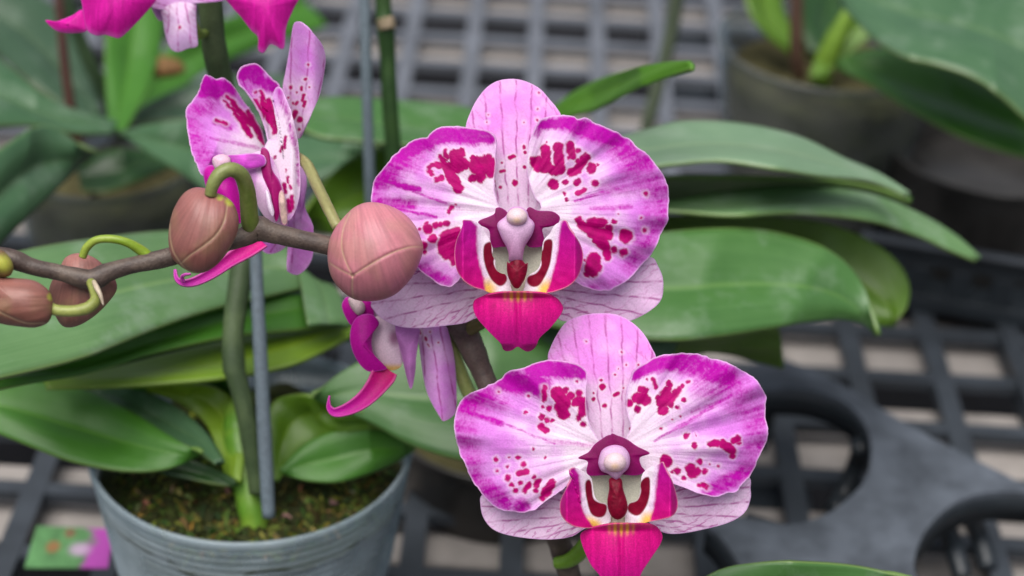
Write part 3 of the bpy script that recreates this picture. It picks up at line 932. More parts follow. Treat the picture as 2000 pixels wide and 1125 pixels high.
def sepal_color(base, tip, nl=6, spots=(), white_base=.8, spread=1.2, net=.5, tint=PALE, seed=0., lw=1.0, hw=.38):
    base = np.array(base, float); tip = np.array(tip, float)
    ax = tip - base; L = np.linalg.norm(ax); ax /= L
    nx_ = np.array([-ax[1], ax[0]])
    vp = base - ax * L * spread
    def f(x, y, R, E):
        wx = x + 6 * (fbm(x / 25 + seed, y / 25, 2) - .5); wy = y + 6 * (fbm(x / 25 + 7, y / 25 + seed, 2) - .5)
        a = ((x - base[0]) * ax[0] + (y - base[1]) * ax[1]) / L
        va = (wx - vp[0]) * ax[0] + (wy - vp[1]) * ax[1]; vu = (wx - vp[0]) * nx_[0] + (wy - vp[1]) * nx_[1]
        th = np.arctan2(vu, va)
        blot = fbm(x / 40 + seed, y / 40 + 9, 3)
        t = np.clip(.6 + .9 * (blot - .5) + .35 * a, 0, 1)
        t = t * (1 - white_base * sstep(.65, .1, a))
        col = mixc(np.tile(WHITE, (len(x), 1)), tint, t)
        half = hw / (spread + .6)
        ph = th / half * nl / 2.0
        vl = np.abs((ph + .25) % 1 - .5)
        pxd = vl * half * 2 / nl * va  # px distance to the line
        pxd = (.5 - vl) * 0 + pxd
        br = fbm(ph * .0 + a * 14 + np.floor(ph + .25) * 7, a * 0 + 3 + seed, 2)
        ln = sstep(2.8 * lw, .6, pxd) * (.35 + .65 * sstep(.35, .6, br)) * sstep(.02, .2, a + .1)
        # oblique branches
        s_ = np.where(((ph + .25) % 1) > .5, 1, -1)
        bph = a * 9 + s_ * (vl) * 1.6 + np.floor(ph + .25) * .37 + .6 * fbm(x / 14, y / 14 + 3, 2)
        bl_ = np.abs(bph % 1 - .5)
        side = sstep(.25, .8, np.abs(th) / half)
        bn = sstep(.13, .03, bl_) * net * 1.5 * (.25 + .75 * side) * (fbm(x / 16 + 3, y / 16 + seed, 2) > .40)
        col = mixc(col, VEIN, np.clip(ln * .75, 0, 1))
        col = mixc(col, VEIN * 1.25, np.clip(bn, 0, 1))
        D = np.full(len(x), 1e9)
        sx = x + 3 * (fbm(x / 7, y / 7, 2) - .5); sy = y + 3 * (fbm(x / 7 + 31, y / 7, 2) - .5)
        for c in spots:
            D = np.minimum(D, seg_dist(sx, sy, *c[:4]) - c[4])
        col = mixc(col, WHITE, sstep(7, 1, D) * .5)
        col = mixc(col, CRIM, sstep(1.3, -1.0, D))
        col = mixc(col, np.array([.80, .50, .84]), .7 * sstep(3.5, .5, E))
        return col
    return f


def petal_z(ctr, z0=0., rad=300., arch=.006, back=.006, ruf=.0016, seed=0.):
    def f(x, y, R):
        dx, dy = x - ctr[0], y - ctr[1]
        rho = np.hypot(dx, dy) / rad; th = np.arctan2(dx, -dy)
        z = z0 + arch * np.sin(np.clip(rho, 0, 1.2) * math.pi * .8) - back * rho ** 2
        z += ruf * (fbm(th * 5 + 30 + seed, rho * 1.5 + 5, 2) - .5) * 2 * rho ** 1.5 * 1.5
        z += .00026 * (fbm(th * 26 + 60 + seed, rho * 2.0 + 20, 2) - .5) * sstep(.1, .4, rho)
        z += -.0006 * (fbm(x / 60 + seed, y / 60, 2) - .5)
        return z
    return f


def const_col(c, var=.15, edge=None, sc=30):
    c = np.array(c)
    def f(x, y, R, E):
        col = np.tile(c, (len(x), 1)) * (1 + var * (fbm(x / sc, y / sc, 3)[:, None] - .5) * 2)
        if edge is not None: col = mixc(col, edge, .6 * sstep(4, .5, E))
        return col
    return f


# ---- the front orchid, root at the bottom behind the lowest bloom
orc = tag(empty('orchid_plant', P(1130, 1180, .60)), 'spotted magenta and white orchid in front with blooms and brown buds on one arching spike', 'orchid plant')


def bloom(d0, ctr, T, Tl, pts, lip, washesL, washesR, spL, spR, spD, seed, label, linesL=(), linesR=()):
    fl_ = empty('flower', P(ctr[0], ctr[1], d0), orc)
    if label: fl_['label'] = label
    s1 = sepal_color(*pts['dbt'], nl=7, spots=spD, white_base=.75, spread=1.4, net=.28, seed=seed, tint=np.array([.86, .32, .84]))
    patch('dorsal_sepal', pts['D'], d0, petal_z(ctr, -.0045, 330, .004, .006, .0006, seed), s1, M_PET, fl_, center=pts.get('Dc'), na=260, nr=90)
    sl_ = sepal_color(*pts['lbt'], nl=6, white_base=.35, spread=.35, net=.6, hw=.30, seed=seed + 2, tint=np.array([.95, .68, .93]))
    patch('lateral_sepal', pts['SL'], d0, petal_z(ctr, -.006, 330, .003, .007, .001, seed + 1), sl_, M_PET, fl_, na=260, nr=80)
    sr_ = sepal_color(*pts['rbt'], nl=6, white_base=.35, spread=.35, net=.6, hw=.30, seed=seed + 5, tint=np.array([.95, .68, .93]))
    patch('lateral_sepal', pts['SR'], d0, petal_z(ctr, -.006, 330, .003, .007, .001, seed + 3), sr_, M_PET, fl_, na=260, nr=80)
    patch('petal', pts['PL'], d0, petal_z(ctr, .001, 300, .005, .007, .0034, seed + 4), petal_color(ctr, washesL, spL, .55, seed=seed, vein_lines=linesL), M_PET, fl_, center=pts.get('PLc'), na=420, nr=130, jag=3.0)
    patch('petal', pts['PR'], d0, petal_z(ctr, .0017, 300, .005, .007, .0034, seed + 6), petal_color(ctr, washesR, spR, .6, seed=seed + 9, vein_lines=linesR), M_PET, fl_, center=pts.get('PRc'), na=420, nr=130, jag=3.0)
    # lip base with pale windows, dark wings
    L = lip
    def bcol(x, y, R, E):
        col = np.tile(np.array([.60, .60, .50]), (len(x), 1)) * (1 + .12 * (fbm(x / 12, y / 12, 2)[:, None] - .5))
        for pg in L['cream']:
            col = mixc(col, CREAM, in_poly(x, y, pg, 3))
        return col
    patch('throat', L['base'], d0, lambda x, y, R: .0085 - .0045 * (1 - R ** 2), bcol, M_LIP, fl_, na=160, nr=50)
    def wcol(x, y, R, E):
        c = np.array([.17, .0, .075])
        col = np.tile(c, (len(x), 1)) * (1 + .3 * (fbm(x / 9, y / 9, 2)[:, None] - .5))
        return mixc(col, np.array([.40, .02, .30]), .3 * sstep(3, .5, E))
    for wg in L['wings']:
        patch('column_wing', wg, d0, lambda x, y, R: .0098 + .0005 * (1 - R * R), wcol, M_LIP, fl_, na=120, nr=30)
    for side in ('L', 'R'):
        ol = np.array(L['lobe' + side]); x0, x1 = ol[:, 0].min(), ol[:, 0].max()
        def zlobe(x, y, R, side=side, x0=x0, x1=x1):
            u = (x - x0) / (x1 - x0)
            if side == 'R': u = 1 - u
            return .0095 + .0115 * (1 - u) ** 1.4 - .007 * sstep(.16, -.02, u) - .0008 * fbm(x / 20, y / 20, 2)
        def clobe(x, y, R, E, side=side, x0=x0, x1=x1):
            col = np.tile(WHITE * .92, (len(x), 1))
            y0_, y1_ = ol[:, 1].min(), ol[:, 1].max()
            v = (y - y0_) / (y1_ - y0_)
            line = np.array(L['mb' + side])
            xb = np.interp(y, line[:, 1], line[:, 0]) + 3 * (fbm(x / 5, y / 8, 2) - .5)
            sgn = (xb - x) if side == 'L' else (x - xb)
            mg = sstep(-4, 3, sgn)
            lipc = LIPM * (1 - v[:, None]) + LIPC * v[:, None]
            lipc = lipc * (1 + .22 * (fbm(x / 6 + y / 30, y / 26, 3)[:, None] - .5))
            # pinkish blush between
            col = mixc(col, PINK, .35 * sstep(-14, 0, sgn))
            col = mixc(col, YEL, sstep(.72, .92, v) * sstep(-30, -8, sgn) * .9)
            col = col * (1 - mg[:, None]) + lipc * mg[:, None]
            dr = in_poly(x, y, L['dr' + side], 1.8)
            dc = DRED * (1 + .9 * v[:, None])
            col = col * (1 - dr[:, None]) + dc * dr[:, None]
            edge = sstep(2.6, .3, E) * .6 * mg
            return mixc(col, np.array([.75, .32, .40]), edge)
        patch('lip_side_lobe', L['lobe' + side], d0, zlobe, clobe, M_LIP, fl_, na=240, nr=90, center=L.get('lc' + side))
    ml = np.array(L['mid']); mx0, mx1 = ml[:, 0].min(), ml[:, 0].max(); my0, my1 = ml[:, 1].min(), ml[:, 1].max()
    cx = (mx0 + mx1) / 2
    def zmid(x, y, R):
        u = (x - cx) / ((mx1 - mx0) / 2); v = (y - my0) / (my1 - my0)
        z = .0135 - .0050 * u ** 2 - .0035 * v + .003 * np.sin(v * 3.1) + .0035 * sstep(.12, .0, v) * (1 - u * u) - .0007 * np.exp(-(u / .06) ** 2)
        z += -.004 * sstep(.86, 1.0, v) * np.abs(u) * 3
        return z
    def cmid(x, y, R, E):
        u = (x - cx) / ((mx1 - mx0) / 2); v = (y - my0) / (my1 - my0)
        gr = fbm(u * 26, v * 4 + 5, 3); fine = fbm(x / 2.2, y / 2.2, 2)
        c = (LIPC * (1 - .35 * v[:, None]) + LIPM * .35 * v[:, None]) * (1 + .5 * (gr[:, None] - .5)) * (1 + .35 * (fine[:, None] - .5))
        c = mixc(c, np.array([.60, .02, .36]), .22 * sstep(.3, .9, v))
        st = sstep(.22, .06, v + .10 * np.abs(u)) * sstep(.42, .18, np.abs(u)) 
        strp = .5 + .5 * np.cos(u * 42)
        c = mixc(c, YEL * .9, np.clip(st * (.15 + strp ** 1.5), 0, 1))
        c = mixc(c, np.array([.62, .06, .14]), .5 * sstep(.10, .0, v))
        return mixc(c, np.array([.45, .04, .20]), .5 * sstep(3, .5, E))
    patch('lip_mid_lobe', L['mid'], d0, zmid, cmid, M_LIP, fl_, na=260, nr=90, thick=.0007)
    # callus
    def ccal(x, y, R, E):
        col = np.tile(DRED * 1.3, (len(x), 1)) * (1 + .8 * (fbm(x / 5, y / 5, 2)[:, None] - .5))
        return mixc(col, np.array([.35, .03, .10]), .45 * sstep(3, .5, E))
    patch('callus', L['cal'], d0, lambda x, y, R: .0125 + 0 * x, ccal, M_LIP, fl_, na=100, nr=30, pillow=.0022,
          extra=lambda x, y, R: .0003 * (fbm(x / 9, y / 9, 2) - .5))
    # column
    co = np.array(L['col']); cy0, cy1 = co[:, 1].min(), co[:, 1].max()
    def ccol(x, y, R, E):
        v = (y - cy0) / (cy1 - cy0)
        col = mixc(np.tile(np.array([.62, .40, .60]), (len(x), 1)), np.array([.42, .20, .36]), L['cv'] * sstep(.25, .95, v))
        return mixc(col, np.array([.60, .22, .60]), .45 * sstep(6, .5, E))
    patch('column', L['col'], d0, lambda x, y, R: .0125 + 0 * x, ccol, M_LIP, fl_, na=140, nr=40, pillow=.0038)
    cc = L['cap']
    an = np.linspace(0, 2 * math.pi, 24, endpoint=False)
    cc = (cc[0], cc[1], cc[2] * .97, cc[3] * .94)
    cap = [(cc[0] + cc[2] * math.cos(a), cc[1] + cc[3] * math.sin(a) * (1.0 if math.sin(a) < 0 else .9)) for a in an]
    def ccap(x, y, R, E):
        v = (y - cc[1]) / cc[3]
        col = np.tile(np.array([.74, .56, .60]), (len(x), 1))
        col = mixc(col, np.array([.86, .58, .34]), .75 * sstep(.5, .0, np.hypot((x - cc[0]) / cc[2] * .8, v - .35)))
        return col
    patch('anther_cap', cap, d0, lambda x, y, R: .0155 + 0 * x, ccap, M_LIP, fl_, na=90, nr=30, pillow=.0034)
    return fl_


# ---------- flower A
c1 = tf(700, 130, 1.973); q1 = tf(860, 370, 3.409)
ptsA = dict(
    D=c1([(413, 235), (430, 180), (455, 130), (490, 85), (530, 58), (575, 48), (620, 50), (665, 65), (705, 90), (740, 130), (765, 160), (785, 200), (800, 300), (790, 420), (745, 540), (680, 590), (605, 600), (530, 590), (460, 540), (420, 430), (410, 330)]),
    PL=c1([(528, 275), (500, 250), (450, 238), (410, 233), (370, 227), (330, 229), (300, 238), (275, 256), (262, 272), (230, 275), (195, 292), (160, 318), (130, 345), (122, 362), (90, 400), (65, 430), (55, 470), (47, 520), (60, 560), (100, 630), (160, 705), (225, 772), (250, 795), (290, 830), (330, 849), (355, 849), (385, 828), (410, 790), (440, 740), (500, 680), (560, 640), (575, 600), (550, 550), (524, 490), (522, 430), (530, 350)]),
    PR=c1([(700, 545), (680, 500), (662, 450), (652, 400), (650, 340), (662, 280), (680, 240), (695, 210), (720, 196), (760, 190), (800, 187), (830, 192), (845, 202), (870, 198), (895, 205), (905, 215), (940, 225), (985, 245), (1020, 265), (1050, 280), (1080, 310), (1110, 335), (1140, 370), (1170, 405), (1188, 440), (1195, 490), (1198, 540), (1195, 580), (1182, 620), (1165, 650), (1155, 680), (1130, 720), (1100, 755), (1060, 800), (1020, 835), (980, 860), (945, 867), (900, 860), (860, 845), (830, 825), (800, 780), (760, 720), (710, 660), (670, 620), (660, 590)]),
    PLc=c1([(370, 480)])[0], PRc=c1([(860, 500)])[0],
    SL=c1([(230, 770), (150, 825), (100, 860), (50, 912), (60, 940), (90, 970), (150, 1000), (230, 1008), (320, 1000), (400, 990), (440, 975), (480, 955), (530, 900), (530, 830), (480, 770), (400, 740), (300, 740)]),
    SR=c1([(700, 890), (740, 940), (775, 975), (800, 982), (860, 990), (930, 995), (1000, 993), (1060, 975), (1110, 950), (1150, 920), (1170, 890), (1175, 850), (1172, 810), (1155, 770), (1130, 735), (1050, 730), (950, 740), (850, 760), (760, 790), (700, 830)]),
    dbt=(c1([(605, 540)])[0], c1([(590, 48)])[0]), lbt=(c1([(540, 850)])[0], c1([(60, 930)])[0]), rbt=(c1([(690, 850)])[0], c1([(1170, 880)])[0]),
)
lipA = dict(
    base=q1([(330, 400), (380, 340), (450, 310), (520, 300), (590, 310), (660, 340), (700, 400), (700, 560), (660, 640), (600, 690), (515, 705), (430, 690), (370, 640), (335, 560)]),
    cream=[q1([(440, 590), (580, 590), (680, 640), (690, 690), (515, 720), (340, 690), (350, 640)])],
    wings=[q1([(370, 125), (405, 122), (450, 160), (470, 260), (450, 370), (400, 382), (352, 386), (333, 340), (322, 270), (262, 235), (258, 208), (330, 178), (362, 158)]),
           q1([(590, 118), (650, 140), (740, 145), (780, 165), (797, 190), (780, 230), (725, 250), (680, 262), (690, 320), (688, 370), (640, 386), (580, 375), (555, 300), (560, 180)])],
    lobeL=q1([(150, 205), (180, 203), (225, 210), (265, 235), (290, 270), (320, 320), (335, 350), (350, 400), (347, 440), (365, 470), (365, 500), (375, 535), (400, 556), (440, 568), (462, 600), (470, 650), (478, 690), (400, 697), (330, 687), (280, 668), (220, 650), (160, 610), (115, 550), (97, 480), (95, 400), (110, 330), (135, 270), (148, 235)]),
    lcL=q1([(275, 565)])[0], lcR=q1([(755, 565)])[0],
    lobeR=q1([(825, 205), (800, 215), (760, 240), (730, 290), (695, 330), (682, 360), (675, 430), (665, 500), (640, 540), (590, 570), (570, 600), (560, 650), (552, 690), (640, 698), (700, 690), (760, 680), (850, 645), (910, 590), (940, 520), (952, 440), (935, 370), (900, 310), (860, 260), (840, 215)]),
    mbL=q1([(200, 200), (245, 250), (243, 340), (246, 420), (262, 500), (285, 580), (298, 650), (300, 700)]),
    mbR=q1([(812, 200), (795, 300), (783, 400), (772, 480), (750, 560), (728, 630), (705, 690)]),
    drL=q1([(290, 375), (318, 350), (340, 355), (346, 425), (362, 450), (356, 490), (380, 540), (430, 560), (445, 600), (420, 637), (385, 640), (340, 600), (305, 530), (287, 450)]),
    drR=q1([(690, 350), (720, 330), (747, 345), (742, 430), (727, 510), (692, 590), (655, 640), (610, 648), (578, 620), (585, 580), (640, 555), (672, 500), (662, 430), (682, 400)]),
    mid=q1([(218, 765), (232, 732), (290, 708), (350, 697), (420, 686), (510, 680), (600, 688), (680, 693), (740, 705), (785, 730), (817, 780), (812, 815), (780, 865), (730, 925), (680, 970), (655, 1000), (640, 1040), (615, 1068), (580, 1080), (550, 1068), (515, 1048), (480, 1070), (445, 1078), (418, 1065), (400, 1025), (350, 975), (290, 912), (245, 857), (222, 810)]),
    cal=q1([(445, 482), (458, 492), (485, 450), (500, 440), (530, 445), (550, 475), (568, 496), (582, 490), (578, 545), (560, 600), (530, 650), (505, 660), (480, 642), (455, 590), (443, 540)]),
    col=q1([(440, 170), (452, 140), (475, 120), (505, 113), (545, 120), (577, 145), (592, 185), (620, 215), (628, 245), (612, 300), (585, 345), (562, 385), (550, 440), (540, 480), (462, 480), (455, 430), (440, 385), (415, 340), (393, 290), (378, 245), (388, 215), (420, 190)]),
    cap=(*q1([(510, 185)])[0], 72 / 3.409, 66 / 3.409), cv=1.0,
)
A_ = (700, 130, 1.973)
wAL = caps([(100, 400, 200, 340, 40, 60, .45), (60, 500, 120, 600, 25, 60, .4), (165, 340, 300, 265, 18, 40, 1.), (300, 262, 505, 268, 22, 28, 1.), (80, 430, 170, 350, 26, 50, .8), (60, 520, 75, 440, 6, 40, .6), (100, 445, 235, 472, 5, 12, .95), (80, 520, 210, 530, 8, 22, .75), (210, 480, 390, 545, 2, 8, .6), (150, 545, 300, 582, 2, 9, .8), (250, 780, 340, 830, 10, 28, .8), (520, 380, 545, 540, 2, 14, .35)], *A_)
wAR = caps([(1040, 330, 1150, 480, 30, 70, .5), (1165, 500, 1060, 740, 14, 60, .42), (940, 470, 1100, 470, 10, 40, .25), (700, 225, 830, 212, 12, 22, 1.), (830, 225, 1000, 285, 20, 32, 1.), (690, 260, 700, 230, 10, 16, .7), (990, 290, 1100, 370, 24, 55, .75), (1120, 400, 1172, 560, 10, 50, .5), (1160, 600, 1050, 770, 8, 45, .6), (900, 850, 1000, 830, 2, 26, .35), (830, 520, 1000, 470, 2, 8, .5), (900, 545, 1050, 540, 4, 12, .5), (1000, 440, 1120, 400, 3, 20, .4)], *A_)
sAL = caps([(335, 325, 340, 350, 9), (315, 345, 335, 375, 10), (275, 385, 300, 375, 9), (270, 400, 285, 412, 8), (300, 378, 335, 385, 11), (340, 385, 385, 465, 19), (350, 400, 360, 435, 18), (375, 345, 382, 385, 24), (400, 325, 402, 340, 9), (400, 370, 412, 380, 17), (303, 435, 320, 428, 10), (382, 480, 9),
            (462, 380, 500, 385, 32), (440, 352, 10), (500, 348, 12), (515, 365, 13), (440, 430, 14), (470, 425, 20), (508, 415, 16), (350, 562, 360, 540, 7), (375, 530, 4),
            (262, 605, 7), (270, 628, 17), (298, 610, 13), (318, 608, 11), (340, 604, 13), (285, 665, 16), (238, 628, 6), (250, 690, 14), (252, 715, 9), (350, 690, 42), (372, 655, 26), (335, 655, 380, 640, 20), (360, 735, 366, 756, 11), (340, 715, 26)], *A_)
sAR = caps([(690, 370, 720, 385, 24), (722, 318, 725, 380, 18), (745, 400, 18), (770, 310, 777, 395, 18), (760, 400, 18), (675, 355, 10), (690, 395, 13), (815, 302, 825, 342, 16), (848, 325, 9), (810, 352, 8), (877, 352, 850, 388, 15), (845, 365, 10), (820, 407, 845, 400, 15), (900, 392, 18), (923, 378, 6), (750, 452, 18), (797, 447, 11), (838, 447, 850, 442, 10), (911, 450, 12), (846, 487, 868, 476, 10), (794, 489, 7), (802, 512, 7), (727, 290, 3),
            (848, 590, 12), (860, 610, 885, 625, 18), (900, 600, 940, 605, 18), (900, 640, 955, 650, 22), (965, 625, 14), (920, 670, 950, 690, 18), (955, 700, 960, 735, 14), (985, 705, 12), (1020, 715, 15), (983, 600, 9), (1032, 653, 24), (1107, 491, 9), (1103, 631, 9), (1088, 583, 3), (907, 742, 900, 785, 24), (885, 797, 14), (922, 778, 14), (1003, 566, 4), (872, 745, 4)], *A_)
sAD = caps([(583, 352, 600, 346, 8), (638, 310, 8), (643, 330, 7), (553, 370, 5), (548, 404, 562, 402, 6), (603, 448, 13), (548, 466, 7), (640, 388, 8), (524, 440, 5), (695, 102, 5), (690, 163, 4), (690, 205, 5), (500, 185, 3), (497, 215, 3), (638, 215, 3)], *A_)
DA = .540
bloom(DA, c1([(605, 560)])[0], c1, q1, ptsA, lipA, wAL, wAR, sAL, sAR, sAD, 1.0, 'open bloom at the centre, facing the camera above the other facing one')

# ---------- flower B
c2 = tf(860, 600, 2.142); q2 = tf(1060, 820, 3.69)
ptsB = dict(
    D=c2([(450, 215), (460, 170), (490, 110), (530, 60), (600, 32), (670, 25), (740, 32), (800, 62), (850, 110), (885, 170), (905, 220), (910, 330), (890, 460), (830, 570), (760, 620), (700, 620), (620, 570), (530, 470), (460, 330)]),
    PL=c2([(613, 275), (600, 255), (560, 235), (500, 222), (440, 220), (400, 230), (365, 245), (345, 252), (300, 262), (270, 275), (255, 298), (200, 325), (150, 350), (100, 378), (75, 410), (65, 450), (57, 500), (65, 560), (85, 620), (110, 680), (150, 750), (185, 800), (230, 835), (280, 855), (340, 862), (390, 850), (420, 830), (460, 800), (500, 770), (540, 740), (600, 710), (660, 680), (700, 640), (700, 590), (660, 550), (622, 490), (608, 420), (612, 340)]),
    PR=c2([(797, 290), (820, 260), (860, 235), (900, 212), (950, 197), (1000, 192), (1060, 193), (1110, 200), (1130, 214), (1180, 225), (1220, 240), (1270, 270), (1320, 300), (1350, 340), (1365, 380), (1362, 440), (1370, 500), (1365, 560), (1345, 610), (1320, 660), (1290, 715), (1260, 750), (1230, 775), (1200, 780), (1155, 795), (1110, 785), (1060, 770), (1010, 750), (960, 730), (900, 700), (840, 680), (780, 660), (740, 620), (760, 570), (795, 510), (782, 440), (778, 370)]),
    PLc=c2([(400, 520)])[0], PRc=c2([(1020, 480)])[0],
    SL=c2([(175, 785), (168, 830), (180, 880), (215, 925), (270, 950), (350, 965), (440, 972), (510, 968), (560, 955), (590, 935), (640, 900), (630, 820), (560, 750), (450, 720), (350, 740), (250, 760)]),
    SR=c2([(860, 880), (890, 915), (920, 937), (960, 948), (1020, 945), (1100, 930), (1180, 910), (1240, 885), (1280, 850), (1298, 800), (1298, 760), (1290, 710), (1200, 710), (1100, 710), (1000, 710), (920, 750), (860, 820)]),
    dbt=(c2([(715, 570)])[0], c2([(670, 25)])[0]), lbt=(c2([(640, 850)])[0], c2([(170, 850)])[0]), rbt=(c2([(850, 840)])[0], c2([(1298, 800)])[0]),
)
lipB = dict(
    base=q2([(320, 420), (380, 380), (450, 360), (530, 350), (620, 360), (700, 385), (740, 430), (745, 560), (700, 660), (640, 730), (545, 760), (440, 740), (370, 680), (325, 560)]),
    cream=[q2([(470, 630), (620, 630), (690, 690), (720, 740), (545, 780), (360, 740), (390, 700)])],
    wings=[q2([(480, 108), (520, 130), (545, 200), (545, 390), (450, 398), (340, 402), (315, 370), (322, 300), (255, 275), (330, 232), (370, 180), (425, 138)]),
           q2([(490, 108), (540, 113), (610, 142), (680, 190), (772, 240), (702, 272), (710, 330), (737, 370), (680, 400), (580, 395), (540, 390), (500, 250)])],
    lobeL=q2([(195, 372), (210, 350), (240, 345), (280, 365), (320, 390), (350, 420), (360, 470), (375, 550), (410, 593), (450, 603), (482, 640), (490, 730), (440, 755), (400, 772), (340, 781), (280, 778), (220, 765), (165, 730), (130, 680), (122, 620), (135, 560), (170, 490), (200, 440), (212, 400)]),
    lcL=q2([(270, 600)])[0], lcR=q2([(850, 560)])[0],
    lobeR=q2([(860, 303), (835, 320), (790, 335), (745, 360), (715, 400), (706, 460), (700, 530), (680, 580), (640, 595), (610, 615), (600, 650), (592, 740), (640, 755), (700, 750), (780, 732), (870, 715), (940, 690), (970, 640), (973, 580), (955, 500), (930, 430), (900, 380), (875, 330)]),
    mbL=q2([(230, 345), (262, 400), (270, 500), (280, 620), (310, 700), (370, 780)]),
    mbR=q2([(842, 300), (825, 430), (812, 550), (800, 640), (770, 740)]),
    drL=q2([(310, 445), (335, 430), (352, 460), (365, 560), (400, 593), (455, 610), (462, 650), (440, 695), (390, 702), (345, 670), (318, 580), (306, 500)]),
    drR=q2([(712, 440), (745, 412), (772, 425), (772, 530), (752, 610), (715, 670), (675, 692), (630, 672), (610, 640), (625, 602), (680, 580), (706, 520), (702, 470)]),
    mid=q2([(270, 830), (300, 797), (350, 780), (430, 765), (500, 752), (560, 748), (640, 745), (720, 742), (790, 752), (830, 775), (860, 820), (862, 860), (840, 910), (800, 970), (760, 1030), (720, 1090), (690, 1160), (670, 1240), (620, 1285), (570, 1260), (520, 1285), (470, 1240), (440, 1170), (400, 1110), (350, 1050), (310, 970), (280, 890)]),
    cal=q2([(480, 425), (530, 415), (568, 430), (580, 500), (605, 580), (612, 640), (590, 692), (545, 720), (500, 700), (474, 650), (465, 580), (478, 500)]),
    col=q2([(400, 300), (420, 230), (460, 195), (520, 180), (580, 195), (620, 240), (630, 300), (615, 350), (580, 385), (550, 420), (530, 435), (505, 420), (470, 390), (425, 370), (405, 335)]),
    cap=(*q2([(520, 310)])[0], 84 / 3.69, 80 / 3.69), cv=.2,
)
B_ = (860, 600, 2.142)
wBL = caps([(90, 480, 130, 640, 20, 70, .42), (120, 400, 260, 400, 10, 60, .4), (385, 258, 600, 262, 26, 30, 1.), (265, 310, 420, 330, 26, 45, 1.), (110, 415, 210, 365, 14, 55, .8), (120, 440, 255, 485, 7, 14, .8), (230, 470, 480, 572, 2, 8, .55), (75, 500, 150, 720, 12, 45, .55), (150, 720, 275, 820, 18, 36, .75), (340, 835, 342, 836, 22, 26, .8), (265, 808, 275, 808, 10, 10, .9), (450, 560, 640, 575, 2, 20, .3)], *B_)
wBR = caps([(1200, 340, 1300, 420, 40, 80, .4), (1320, 460, 1300, 680, 15, 70, .45), (1100, 330, 1200, 350, 30, 60, .35), (810, 285, 900, 240, 16, 22, 1.), (900, 240, 1000, 222, 20, 34, .95), (1000, 222, 1200, 290, 28, 45, .85), (1200, 320, 1320, 420, 18, 70, .5), (1335, 450, 1335, 600, 8, 50, .55), (1290, 680, 1120, 775, 18, 34, .8), (1000, 500, 1220, 372, 3, 14, .65), (900, 560, 1000, 500, 2, 9, .45), (1050, 440, 1180, 390, 3, 12, .5)], *B_)
sBL = caps([(435, 335, 435, 390, 9), (490, 360, 520, 400, 26), (500, 420, 515, 448, 22), (545, 370, 14), (525, 348, 12), (455, 425, 12), (430, 418, 6), (580, 360, 14), (572, 395, 600, 400, 20), (597, 410, 597, 440, 17), (580, 462, 11), (600, 490, 12), (425, 460, 13), (447, 472, 10), (468, 475, 9), (420, 500, 440, 515, 14), (358, 439, 7), (574, 310, 5), (243, 352, 5), (372, 372, 6),
            (390, 592, 5), (440, 630, 5), (287, 628, 4), (234, 637, 10), (282, 665, 5), (240, 684, 6), (326, 629, 10), (350, 658, 12), (332, 695, 362, 692, 12), (285, 714, 12), (297, 742, 10), (334, 733, 8), (315, 768, 11), (355, 767, 372, 745, 11), (392, 710, 8), (403, 748, 410, 730, 12), (400, 767, 8), (465, 737, 440, 780, 17), (430, 800, 12)], *B_)
sBR = caps([(865, 300, 5), (892, 302, 900, 338, 8), (842, 345, 858, 350, 14), (825, 380, 855, 385, 23), (825, 427, 13), (790, 400, 14), (960, 320, 13), (950, 345, 16), (985, 355, 14), (945, 370, 930, 395, 24), (965, 385, 1000, 345, 13), (1015, 330, 9), (1038, 310, 7), (930, 432, 20), (912, 380, 12), (962, 405, 14), (1020, 388, 10), (992, 418, 8), (970, 470, 4), (1003, 455, 4), (925, 508, 5),
            (1030, 537, 11), (1070, 536, 4), (1062, 580, 12), (1130, 573, 1160, 570, 13), (1180, 572, 1225, 600, 15), (1200, 580, 17), (1225, 560, 1245, 550, 12), (1250, 570, 7), (1222, 620, 10),
            (945, 643, 24), (990, 685, 13), (970, 690, 6), (1045, 675, 1055, 695, 20), (1075, 690, 17), (1018, 715, 9), (1085, 645, 13), (1105, 688, 11), (1100, 742, 11), (1083, 745, 9), (1115, 755, 9), (1125, 655, 4), (1165, 665, 5)], *B_)
sBD = caps([(678, 333, 14), (673, 305, 6), (730, 283, 5), (778, 240, 4), (760, 188, 4), (828, 242, 5), (745, 362, 727, 370, 8), (640, 385, 8), (687, 411, 9), (765, 337, 4), (797, 507, 7), (640, 360, 5), (745, 258, 3), (610, 143, 3)], *B_)
DB = .535
bloom(DB, c2([(730, 600)])[0], c2, q2, ptsB, lipB, wBL, wBR, sBL, sBR, sBD, 4.3, 'lowest open bloom facing the camera, its lip cut by the bottom edge')

# ---------- flower C (seen from the side)
c3 = tf(320, 0, 1.939); C_ = (320, 0, 1.939)
DC = .562
ctrC = c3([(400, 600)])[0]
flC = empty('flower', P(ctrC[0], ctrC[1], DC), orc)
flC['label'] = 'bloom turned sideways to the left, behind the first brown bud'
X3 = lambda x: (x - 320) * 1.939
Y3 = lambda y: y * 1.939
wC1 = caps([(150, 330, 240, 340, 26, 34, 1.), (110, 420, 180, 400, 10, 40, .5), (100, 480, 170, 620, 14, 50, .55), (200, 460, 250, 480, 6, 14, .8), (180, 520, 360, 560, 3, 10, .4)], *C_)
sC1 = caps([(225, 380, 250, 400, 4), (240, 365, 262, 385, 5), (320, 425, 345, 470, 8), (355, 500, 378, 545, 8), (270, 430, 300, 470, 8), (200, 455, 235, 470, 6), (270, 400, 310, 440, 8), (240, 400, 270, 420, 7), (260, 385, 300, 430, 8), (285, 415, 330, 470, 11), (290, 450, 320, 505, 11), (330, 450, 360, 500, 12), (350, 480, 372, 530, 10), (300, 480, 330, 515, 9)], *C_)
